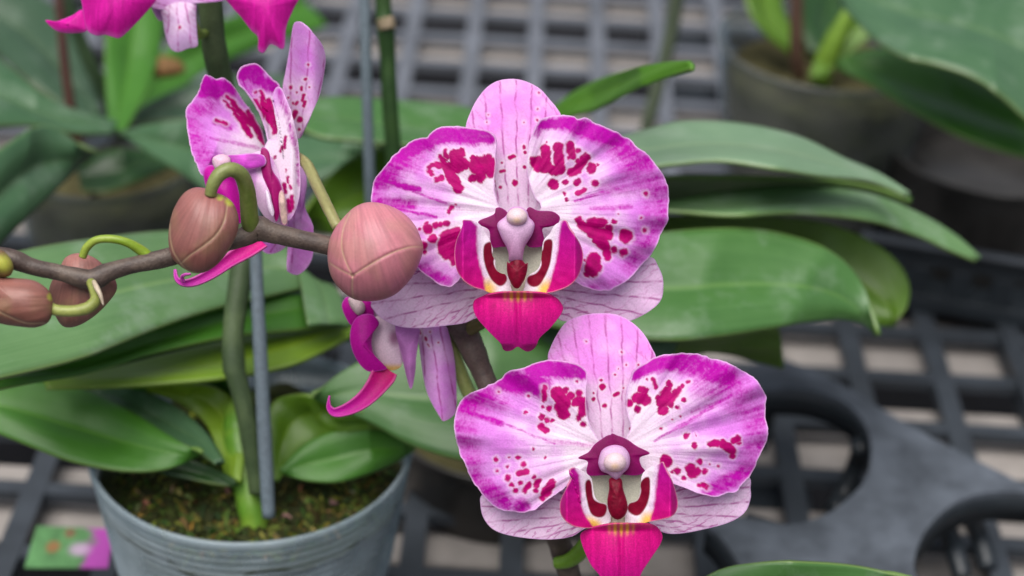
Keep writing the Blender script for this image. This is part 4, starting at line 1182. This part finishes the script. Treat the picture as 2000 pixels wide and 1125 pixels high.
patch('dorsal_sepal', c3([(490, 95), (510, 82), (540, 100), (570, 130), (600, 170), (613, 220), (605, 290), (590, 360), (560, 430), (530, 490), (510, 525), (495, 500), (478, 440), (455, 380), (450, 330), (463, 260), (478, 170)]), DC,
      lambda x, y, R: -.004 + .012 * ((500 - Y3(y)) / 500) + .006 * np.cos((X3(x) - 560) / 38), sepal_color(c3([(505, 560)])[0], c3([(540, 90)])[0], nl=6, spots=caps([(546, 245, 5), (535, 300, 6), (480, 330, 8), (470, 370, 5), (520, 330, 522, 340, 5), (530, 360, 525, 380, 6), (505, 350, 5), (500, 425, 490, 445, 10), (535, 385, 530, 400, 7), (515, 453, 12), (490, 390, 6), (512, 490, 6), (500, 395, 505, 385, 5), (550, 330, 4)], *C_), white_base=.7, spread=1.0, net=.55, seed=8), M_PET, flC, na=260, nr=80)
patch('petal', c3([(150, 290), (170, 283), (200, 300), (225, 295), (255, 315), (280, 350), (310, 390), (340, 430), (365, 480), (382, 530), (385, 570), (350, 590), (290, 600), (230, 610), (190, 625), (165, 650), (148, 665), (130, 640), (105, 580), (90, 510), (83, 450), (85, 410), (110, 380), (130, 345)]), DC,
      lambda x, y, R: .018 - .018 * (X3(x) / 400) + .004 * np.sin(Y3(y) / 90) - .003 * R ** 3, petal_color(ctrC, wC1, sC1, .9, 190, seed=12, pinkness=.7), M_PET, flC, na=360, nr=110, jag=2.5, center=c3([(240, 460)])[0])
wC2 = caps([(295, 275, 350, 265, 20, 26, 1.), (350, 300, 410, 330, 16, 26, .9), (310, 320, 340, 350, 8, 20, .5)], *C_)
sC2 = caps([(350, 390, 375, 440, 5), (400, 440, 418, 500, 8), (365, 345, 380, 375, 5), (418, 400, 425, 450, 7), (345, 380, 360, 410, 7), (370, 370, 380, 430, 9), (385, 400, 405, 460, 12), (395, 380, 412, 440, 11), (380, 440, 370, 455, 5), (425, 410, 428, 500, 9), (350, 350, 5), (410, 480, 6), (355, 425, 372, 460, 5)], *C_)
patch('petal', c3([(278, 285), (290, 255), (320, 245), (352, 242), (380, 265), (410, 300), (435, 320), (455, 380), (462, 460), (460, 540), (430, 600), (405, 560), (385, 480), (350, 400), (310, 340), (285, 315)]), DC,
      lambda x, y, R: .004 + .006 * (400 - X3(x)) / 100 * .5 + .002 * R ** 2, petal_color(ctrC, wC2, sC2, .7, 190, seed=15), M_PET, flC, na=260, nr=80, jag=2.0, center=c3([(395, 420)])[0])
sC3 = caps([(418, 596, 5), (470, 670, 472, 690, 5), (480, 700, 482, 715, 4), (470, 760, 475, 800, 8), (485, 745, 484, 790, 7), (455, 700, 460, 730, 6), (462, 650, 462, 640, 2), (455, 560, 460, 520, 5), (440, 575, 448, 560, 4)], *C_)
patch('petal', c3([(413, 370), (425, 332), (445, 337), (468, 390), (487, 440), (502, 500), (511, 560), (516, 640), (516, 720), (502, 790), (472, 835), (440, 800), (420, 740), (395, 660), (378, 580), (395, 530), (425, 520), (432, 440)]), DC,
      lambda x, y, R: .008 + .006 * np.clip((X3(x) - 400) / 100, 0, 1.2) - .004 * sstep(480, 520, X3(x) + 0 * y), petal_color(ctrC, caps([(440, 350, 500, 560, 3, 16, .5), (505, 560, 512, 700, 3, 16, .5)], *C_), sC3, .5, 190, seed=19), M_PET, flC, na=260, nr=80, center=c3([(455, 600)])[0])
patch('lateral_sepal', c3([(505, 600), (530, 630), (542, 690), (535, 780), (560, 840), (567, 870), (565, 960), (545, 1010), (510, 1040), (480, 1035), (465, 1010), (470, 900), (463, 840), (495, 790), (512, 700)]), DC,
      lambda x, y, R: -.001 + .004 * (X3(x) - 460) / 100 * 0 - .004 * R ** 2 + .003 * np.sin(X3(x) / 30), sepal_color(c3([(520, 600)])[0], c3([(510, 1040)])[0], nl=4, white_base=.2, spread=1., net=.35, seed=22, tint=PINK * 1.1), M_PET, flC, na=220, nr=60)
patch('lateral_sepal', c3([(350, 880), (460, 860), (480, 900), (450, 945), (400, 962), (365, 940)]), DC, lambda x, y, R: -.003 - .003 * R, sepal_color(c3([(470, 850)])[0], c3([(370, 940)])[0], nl=3, white_base=.1, seed=25), M_PET, flC, na=120, nr=40)
# lip of C
def cLC(x, y, R, E):
    c = np.tile(LIPM * 1.05, (len(x), 1)) * (1 + .3 * (fbm(x / 10, y / 10, 3)[:, None] - .5))
    return mixc(c, PINK, .5 * sstep(4, .5, E))
patch('lip_side_lobe', c3([(150, 650), (175, 625), (230, 640), (262, 660), (285, 720), (296, 790), (292, 845), (262, 835), (230, 800), (190, 760), (160, 710)]), DC, lambda x, y, R: .012 + .004 * (1 - R * R), cLC, M_LIP, flC, na=140, nr=40)
def cBody(x, y, R, E):
    X, Y = X3(x), Y3(y)
    c = np.tile(np.array([.74, .50, .72]), (len(x), 1))
    c = mixc(c, PINK, .5 * sstep(.5, .8, fbm(x / 16, y / 30, 2)))
    c = mixc(c, DRED * 1.2, .0 * X)
    return c
patch('lip_side_lobe', c3([(300, 600), (350, 575), (395, 580), (430, 640), (460, 720), (475, 800), (465, 860), (420, 850), (380, 820), (340, 750), (310, 690), (292, 640)]), DC, lambda x, y, R: .010 + .005 * (1 - R * R), cBody, M_LIP, flC, na=140, nr=50)
patch('callus', c3([(370, 560), (398, 575), (410, 640), (440, 690), (450, 750), (428, 840), (412, 800), (405, 750), (380, 690), (366, 620)]), DC, lambda x, y, R: .0145 + .0015 * (1 - R * R), const_col([.30, .004, .12], .2, (.5, .1, .4)), M_LIP, flC, na=120, nr=30)
patch('throat', c3([(385, 720), (400, 735), (418, 800), (410, 820), (390, 780)]), DC, lambda x, y, R: .0165 + .001 * (1 - R * R), const_col([.78, .66, .80], .1, (.6, .3, .6)), M_LIP, flC, na=80, nr=20)
patch('throat', c3([(435, 740), (448, 720), (462, 760), (468, 840), (450, 850), (438, 800)]), DC, lambda x, y, R: .0168 + .001 * (1 - R * R), const_col([.55, .38, .34], .4, (.6, .15, .4), 8), M_LIP, flC, na=80, nr=20)
patch('column', c3([(230, 592), (280, 585), (335, 580), (380, 590), (385, 625), (340, 640), (290, 640), (240, 628)]), DC, lambda x, y, R: .016 + 0 * x, const_col([.52, .06, .48], .5, (.75, .45, .75), 14), M_LIP, flC, na=90, nr=24, pillow=.0014)
patch('anther_cap', c3([(183, 605), (200, 588), (230, 584), (252, 600), (250, 625), (225, 640), (195, 642)]), DC, lambda x, y, R: .0175 + 0 * x, const_col([.68, .44, .56], .2, None, 12), M_LIP, flC, na=90, nr=24, pillow=.0022)


def ribbon(name, px, wpx, mat, parent, col, curl=.5, n=70, mm=11, thick=.0006):
    """px (x,y,d) centre line, wpx half widths in px, a strap-shaped lobe"""
    c = np.array([[*P(*p), w_ / F_PX * p[2]] for p, w_ in zip(px, wpx)])
    C = catmull3(c, n)
    V = []; UV = []
    for i in range(n):
        t = C[min(i + 1, n - 1), :3] - C[max(i - 1, 0), :3]; t /= np.linalg.norm(t) + 1e-12
        sd_ = np.cross(t, _F); sd_ /= np.linalg.norm(sd_)
        nn = np.cross(sd_, t)
        for j in range(mm):
            s = j / (mm - 1) * 2 - 1
            V.append(C[i, :3] + sd_ * C[i, 3] * s + nn * C[i, 3] * curl * (1 - s * s)); UV.append((i / n, s))
    UV = np.array(UV)
    cc_ = col(UV[:, 0], UV[:, 1])
    return mesh_obj(name, V, grid_faces(n, mm), mat, parent, cc_, solid=thick, solid_off=0)


def rcol(a, b, e):
    a = np.array(a); b = np.array(b)
    def f(u, v):
        c = a * (1 - u[:, None]) + b * u[:, None]
        c = c * (1 + .3 * (fbm(u * 30, v * 6 + 9, 3)[:, None] - .5))
        return mixc(c, e, .5 * sstep(.8, 1, np.abs(v)))
    return f


x3 = lambda l: [(*c3([(a, b)])[0], d) for a, b, d in l]
ribbon('lip_mid_lobe', x3([(370, 905, .548), (320, 940, .546), (250, 985, .544), (180, 1035, .543), (120, 1065, .542), (75, 1072, .541), (48, 1055, .541), (42, 1020, .542)]), [18, 17, 13.5, 10.5, 8.5, 6, 4, 2.2], M_LIP, flC, rcol([.60, .01, .20], [.5, .03, .42], (.7, .2, .5)))
ribbon('tendril', x3([(75, 1070, .540), (68, 1050, .539), (80, 1040, .538), (102, 1038, .538)]), [3, 2.6, 2, 1.2], M_LIP, flC, rcol([.5, .03, .42], [.5, .03, .42], (.7, .2, .5)), n=24)

# ---------- flower D (profile, partly hidden)
c4 = tf(620, 560, 4.018); DD = .562
ctrD = c4([(620, 400)])[0]
flD = empty('flower', P(ctrD[0], ctrD[1], DD), orc)
flD['label'] = 'small bloom in profile facing left, under the central bloom'
X4 = lambda x: (x - 620) * 4.018
Y4 = lambda y: (y - 560) * 4.018
patch('lateral_sepal', c4([(790, 320), (990, 300), (1030, 360), (1055, 460), (1080, 600), (1092, 800), (1090, 960), (1060, 1020), (990, 1055), (960, 1020), (900, 920), (850, 800), (820, 640), (800, 480)]), DD,
      lambda x, y, R: -.002 + .004 * np.sin((X4(x) - 800) / 90) - .002 * R ** 2, sepal_color(c4([(900, 250)])[0], c4([(1010, 1050)])[0], nl=6, spots=caps([(800, 345, 808, 365, 9), (848, 400, 850, 415, 10), (880, 355, 6), (950, 440, 8), (865, 450, 880, 470, 4)], 620, 560, 4.018), white_base=.15, spread=1.2, net=.2, seed=31), M_PET, flD, na=220, nr=70)
patch('petal', c4([(600, 300), (790, 315), (792, 430), (775, 560), (770, 650), (750, 770), (730, 802), (708, 745), (675, 610), (640, 470)]), DD, lambda x, y, R: .004 + .002 * (1 - R * R),
      const_col([.56, .22, .56], .3, (.7, .4, .7)), M_PET, flD, na=160, nr=50)
patch('petal', c4([(380, 100), (480, 60), (600, 40), (620, 320), (520, 320), (470, 290), (430, 230)]), DD, lambda x, y, R: -.001 + .001 * (1 - R * R), const_col([.62, .45, .62], .2, (.8, .5, .8)), M_PET, flD, na=120, nr=30)
def cD1(x, y, R, E):
    X, Y = X4(x), Y4(y)
    c = np.tile(LIPM * 1.05, (len(x), 1)) * (1 + .2 * (fbm(x / 8, y / 8, 2)[:, None] - .5))
    return mixc(c, PINK, .5 * sstep(2, .3, E))
patch('lip_side_lobe', c4([(190, 150), (215, 92), (245, 80), (330, 90), (420, 115), (445, 225), (400, 260), (320, 310), (265, 305), (220, 240)]), DD, lambda x, y, R: .001 + .002 * (1 - R * R), cD1, M_LIP, flD, na=120, nr=40)
patch('anther_cap', c4([(242, 92), (280, 82), (345, 110), (372, 150), (368, 195), (320, 222), (275, 180), (250, 135)]), DD, lambda x, y, R: .0035 + 0 * x, const_col([.66, .50, .52], .2), M_LIP, flD, na=90, nr=24, pillow=.0028)
def cThr(x, y, R, E):
    c = np.tile(np.array([.70, .52, .62]), (len(x), 1))
    c = mixc(c, np.array([.25, .05, .16]), .75 * sstep(70, 10, np.hypot(X4(x) - 600, (Y4(y) - 400) * .7)))
    return mixc(c, YEL * .8, .8 * sstep(590, 640, Y4(y)))
patch('throat', c4([(450, 240), (560, 240), (640, 290), (660, 450), (665, 600), (620, 650), (540, 650), (470, 580), (420, 470), (410, 370)]), DD, lambda x, y, R: .003 + .003 * (1 - R * R), cThr, M_LIP, flD, na=140, nr=50)
patch('lip_side_lobe', c4([(255, 380), (268, 305), (308, 242), (370, 215), (430, 220), (475, 262), (482, 300), (440, 360), (425, 440), (445, 530), (495, 595), (545, 640), (480, 662), (400, 665), (340, 620), (290, 540), (262, 460)]), DD,
      lambda x, y, R: .007 + .003 * (1 - R * R), cD1, M_LIP, flD, na=160, nr=60, center=c4([(360, 450)])[0])
x4 = lambda l: [(*c4([(a, b)])[0], d) for a, b, d in l]
ribbon('lip_mid_lobe', x4([(560, 640, .556), (520, 690, .555), (460, 780, .554), (380, 870, .553), (290, 935, .552), (200, 975, .552), (130, 985, .552), (92, 950, .552), (88, 900, .552), (95, 855, .552)]), [20, 24, 20, 16.5, 13.5, 10.5, 8, 5, 2.5, 1.2], M_LIP, flD, rcol([.42, .002, .10], [.48, .01, .36], (.65, .15, .4)), curl=.4)

# ---------- spike, pedicels, buds
BR1, BR2 = (.06, .042, .036), (.115, .085, .068)
tube('flower_spike', [(-60, 488, .503, 16), (20, 505, .505, 19), (60, 520, .506, 17), (120, 533, .507, 16), (178, 546, .508, 21), (210, 532, .509, 19), (250, 520, .510, 16), (310, 507, .512, 18), (380, 490, .515, 17), (440, 475, .518, 17), (478, 462, .520, 19), (502, 446, .521, 26), (530, 454, .521, 21), (580, 466, .522, 18.5), (650, 482, .524, 19), (700, 500, .534, 19), (760, 540, .558, 20), (840, 600, .566, 22), (895, 632, .566, 26), (915, 665, .568, 27), (940, 722, .568, 22), (965, 780, .568, 21), (1020, 900, .575, 22), (1085, 1040, .585, 22), (1130, 1180, .60, 22)],
     M_STEM, orc, nseg=240, wob=.18, cf=stemcol(BR1, BR2, 60), nc=24)
GR1, GR2 = (.14, .19, .03), (.24, .27, .07)
M_PED = attr_mat('pedicel_skin', .4, .4, 0, .3, 900, sss=.1)
ped = lambda px, c1_=GR1, c2_=GR2, seed=1: tube('pedicel', px, M_PED, orc, nseg=60, wob=.06, cf=stemcol(c1_, c2_, 5), nc=20)
x5 = lambda l: [(a / 2.3256, 300 + b / 2.3256, d, r / 2.3256) for a, b, d, r in l]
ped(x5([(955, 190, .504, 26), (968, 140, .503, 30), (1000, 92, .503, 33), (1050, 72, .504, 34), (1096, 98, .507, 35), (1120, 160, .511, 37), (1130, 240, .515, 40), (1136, 310, .518, 41), (1145, 345, .52, 36)]), (.12, .17, .03), (.19, .22, .07))
ped(x5([(375, 470, .510, 18), (395, 425, .509, 19), (440, 392, .508, 18), (510, 388, .508, 19), (580, 405, .509, 20), (640, 440, .511, 24), (690, 480, .512, 24)]), (.18, .28, .02), (.26, .34, .05))
ped(x5([(220, 700, .499, 30), (260, 712, .498, 26), (330, 715, .498, 26), (400, 700, .499, 28), (436, 660, .501, 26), (425, 610, .504, 24), (410, 575, .507, 24)]), (.19, .22, .05), (.27, .30, .08))
tube('bract', x5([(470, 690, .4985, 3), (455, 640, .4985, 10), (435, 600, .500, 12), (425, 580, .502, 8)]), M_PED, orc, nseg=20, cf=stemcol((.40, .33, .24), (.5, .42, .32)))
ped([(660, 445, .530, 11), (640, 405, .535, 11.5), (618, 360, .545, 11.5), (598, 320, .552, 11), (570, 300, .56, 9)], (.20, .19, .07), (.27, .26, .11))
ped([(940, 800, .575, 14), (915, 765, .574, 14), (895, 715, .573, 13), (875, 660, .572, 12), (830, 600, .571, 11)], (.22, .28, .08), (.30, .34, .12))
ped([(1085, 1100, .585, 12), (1110, 1095, .583, 14), (1135, 1075, .58, 16), (1170, 1020, .575, 14), (1195, 950, .56, 12)], (.08, .2, .01), (.13, .27, .02))
ped([(905, 650, .566, 14), (935, 632, .562, 14), (990, 600, .556, 13), (1005, 540, .55, 12)], (.07, .07, .02), (.12, .11, .03))


def bud(name, ol, d, h, seams, ctop, cbot, veins_from=None, tip_y=None, ypatch=(), seed=0, label=None):
    ol = [(a / 2.3256, 300 + b / 2.3256) for a, b in ol]
    seams = [[(a / 2.3256, 300 + b / 2.3256) for a, b in s] for s in seams]
    ctop = np.array(ctop); cbot = np.array(cbot)
    o_ = np.array(ol); x0, x1, y0, y1 = o_[:, 0].min(), o_[:, 0].max(), o_[:, 1].min(), o_[:, 1].max()
    vf = (veins_from[0] / 2.3256, 300 + veins_from[1] / 2.3256) if veins_from else (x0, y0 - 300)
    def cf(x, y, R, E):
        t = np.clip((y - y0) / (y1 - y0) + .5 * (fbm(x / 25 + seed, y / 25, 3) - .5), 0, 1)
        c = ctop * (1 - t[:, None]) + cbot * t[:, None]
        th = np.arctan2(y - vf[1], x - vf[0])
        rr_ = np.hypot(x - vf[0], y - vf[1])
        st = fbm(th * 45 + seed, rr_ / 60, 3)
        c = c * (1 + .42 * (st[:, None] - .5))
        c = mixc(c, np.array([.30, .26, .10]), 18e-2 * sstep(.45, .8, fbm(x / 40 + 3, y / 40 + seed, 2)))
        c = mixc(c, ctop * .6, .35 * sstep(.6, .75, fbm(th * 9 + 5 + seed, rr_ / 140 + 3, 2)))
        for s in seams:
            dd = poly_dist(x, y, catmull(s, 40, False))
            c = mixc(c, ctop * .6, .25 * sstep(6, 2, dd))
            c = mixc(c, np.array([.50, .36, .22]), .5 * sstep(2.6, .5, dd))
        for (a, b, r) in ypatch:
            dd = np.hypot(x - a / 2.3256, y - 300 - b / 2.3256)
            c = mixc(c, np.array([.40, .42, .06]), .9 * sstep(r / 2.3256, r / 2.3256 * .3, dd))
        return c
    def ex(x, y, R):
        g = 0 * x
        for s in seams:
            dd = poly_dist(x, y, catmull(s, 40, False))
            g -= .0003 * np.exp(-(dd / 3.5) ** 2) - .0002 * np.exp(-(dd / 14) ** 2)
        th = np.arctan2(y - vf[1], x - vf[0])
        g += .0003 * (fbm(th * 14 + seed, R * 1.0, 2) - .5)
        return g
    o = patch(name, ol, d, None, cf, M_BUD, orc, na=260, nr=90, pillow=h, extra=ex)
    if label: o['label'] = label
    return o


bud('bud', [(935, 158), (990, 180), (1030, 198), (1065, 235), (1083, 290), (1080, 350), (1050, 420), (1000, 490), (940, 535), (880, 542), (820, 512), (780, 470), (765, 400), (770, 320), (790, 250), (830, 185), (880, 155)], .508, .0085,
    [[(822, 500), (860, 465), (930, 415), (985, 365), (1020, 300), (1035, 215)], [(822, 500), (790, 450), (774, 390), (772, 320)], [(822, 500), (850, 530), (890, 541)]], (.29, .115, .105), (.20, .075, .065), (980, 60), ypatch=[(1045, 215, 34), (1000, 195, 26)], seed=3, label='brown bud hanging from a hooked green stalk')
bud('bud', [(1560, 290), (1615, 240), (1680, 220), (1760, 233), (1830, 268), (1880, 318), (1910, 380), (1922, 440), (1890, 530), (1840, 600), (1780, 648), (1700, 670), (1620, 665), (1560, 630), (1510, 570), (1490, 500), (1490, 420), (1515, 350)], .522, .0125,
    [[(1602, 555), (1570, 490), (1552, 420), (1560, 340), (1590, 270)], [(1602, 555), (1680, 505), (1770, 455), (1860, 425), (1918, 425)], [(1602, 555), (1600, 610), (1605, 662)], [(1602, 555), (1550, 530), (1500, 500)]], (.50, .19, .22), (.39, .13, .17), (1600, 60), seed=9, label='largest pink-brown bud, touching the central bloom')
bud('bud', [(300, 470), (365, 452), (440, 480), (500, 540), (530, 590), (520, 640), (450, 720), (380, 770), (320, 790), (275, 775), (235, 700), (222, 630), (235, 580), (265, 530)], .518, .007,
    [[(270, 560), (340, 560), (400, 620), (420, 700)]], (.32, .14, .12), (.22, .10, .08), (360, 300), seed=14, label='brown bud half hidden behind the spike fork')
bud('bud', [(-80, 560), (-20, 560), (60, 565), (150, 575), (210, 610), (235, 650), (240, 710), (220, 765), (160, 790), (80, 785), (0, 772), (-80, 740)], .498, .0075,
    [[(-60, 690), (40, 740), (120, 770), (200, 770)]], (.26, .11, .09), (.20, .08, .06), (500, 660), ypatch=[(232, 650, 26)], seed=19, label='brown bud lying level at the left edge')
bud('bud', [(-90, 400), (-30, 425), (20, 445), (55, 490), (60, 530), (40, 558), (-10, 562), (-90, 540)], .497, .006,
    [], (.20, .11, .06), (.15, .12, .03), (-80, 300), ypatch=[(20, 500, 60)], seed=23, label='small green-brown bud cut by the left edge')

# ---------- cropped blooms at the top of the moss pot plant
c9 = tf(0, 0, 2.3435)
DT = .585
ft = empty('flower', P(230, -60, DT), pl_b); ft['label'] = 'bloom at the top left of which only the lip and sepal show'
def topmid(x, y, R, E):
    gr = fbm(x / 4, y / 22, 3)
    c = np.tile(np.array([.55, .008, .28]), (len(x), 1)) * (1 + .45 * (gr[:, None] - .5))
    c = mixc(c, np.array([.72, .12, .55]), .5 * sstep(14, 2, E) * sstep(40, 70, y))
    return mixc(c, np.array([.6, .12, .5]), .5 * sstep(2.5, .5, E))
patch('lip_mid_lobe', c9([(365, -60), (375, 20), (385, 90), (400, 140), (440, 163), (480, 160), (510, 168), (545, 175), (580, 150), (630, 100), (680, 45), (715, 0), (730, -60), (650, -130), (450, -130)]), DT, lambda x, y, R: .010 - .005 * R ** 2, topmid, M_LIP, ft, na=180, nr=60)
patch('lip_side_lobe', c9([(208, 92), (260, 96), (330, 70), (375, 45), (400, 90), (400, 140), (330, 153), (270, 146), (232, 122)]), DT, lambda x, y, R: .004 + .002 * (1 - R * R), topmid, M_LIP, ft, na=120, nr=30)
wT = caps([(-200, -240, 0, -260, 60, 60, .9), (700, -400, 900, -300, 60, 60, .9)], 0, 0, 2.3435)
patch('petal', c9([(500, -150), (300, -80), (120, -60), (-20, -160), (-60, -320), (60, -480), (260, -520), (430, -420), (520, -260)]), DT, petal_z((230, -60), .0, 280), petal_color((230, -60), wT, caps([(200, -200, 24), (260, -260, 20), (150, -300, 18)], 0, 0, 2.3435), .7, seed=40), M_PET, ft, na=160, nr=50)
patch('lateral_sepal', c9([(640, -80), (690, 10), (700, 35), (760, 45), (830, 25), (900, 14), (960, 10), (1040, -5), (1080, -60), (1000, -140), (800, -150)]), DT + .004, lambda x, y, R: -.001 * R, sepal_color(c9([(680, -60)])[0], c9([(1060, 0)])[0], nl=4, white_base=.1, seed=41), M_PET, ft, na=120, nr=40)
patch('dorsal_sepal', c9([(690, 20), (720, 0), (745, 30), (752, 70), (735, 95), (712, 75)]), DT + .008, None, const_col([.62, .34, .66], .15), M_PET, ft, na=80, nr=20)
patch('lateral_sepal', c9([(735, 20), (800, -20), (890, 0), (897, 80), (902, 160), (903, 210), (860, 222), (815, 238), (780, 220), (757, 160), (745, 90)]), DT + .006, lambda x, y, R: .003 * (1 - R * R), sepal_color(c9([(820, -30)])[0], c9([(835, 235)])[0], nl=4, spots=caps([(824, 125, 7)], 0, 0, 2.3435), white_base=.2, seed=42, tint=np.array([.74, .50, .80])), M_PET, ft, na=140, nr=50)
ft2 = empty('flower', P(515, -60, DT), pl_b); ft2['label'] = 'bloom at the top edge showing only its two-pointed magenta lip'
patch('lip_mid_lobe', c9([(1020, -40), (1060, 30), (1100, 75), (1150, 140), (1180, 170), (1182, 228), (1208, 241), (1235, 205), (1262, 210), (1285, 224), (1302, 213), (1312, 120), (1345, 40), (1370, -20), (1340, -120), (1100, -120)]), DT, lambda x, y, R: .010 - .005 * R ** 2, topmid, M_LIP, ft2, na=200, nr=60)
patch('petal', c9([(1150, -120), (1000, -90), (960, -200), (1000, -380), (1150, -480), (1350, -420), (1400, -250), (1330, -120)]), DT, petal_z((515, -60), .0, 280), petal_color((515, -60), wT, [], .7, seed=44), M_PET, ft2, na=160, nr=50)
tube('pedicel', [(410, 60, .618, 8), (398, 66, .612, 8), (388, 66, .605, 9), (378, 40, .60, 8), (370, -20, .59, 8)], M_PED, pl_b, nseg=30, cf=stemcol((.16, .24, .04), (.24, .3, .08)))

# dried brown scrap in the upper left pot
sc_ = patch('dry_husk', [(275, 140), (290, 118), (320, 110), (352, 120), (362, 138), (340, 150), (300, 152)], .93, None, const_col([.25, .14, .06], .6, None, 8), M_PET, None and orc or pl_w, na=60, nr=20, pillow=.006)

for o in bpy.data.objects:
    if '_w' in o: del o['_w']
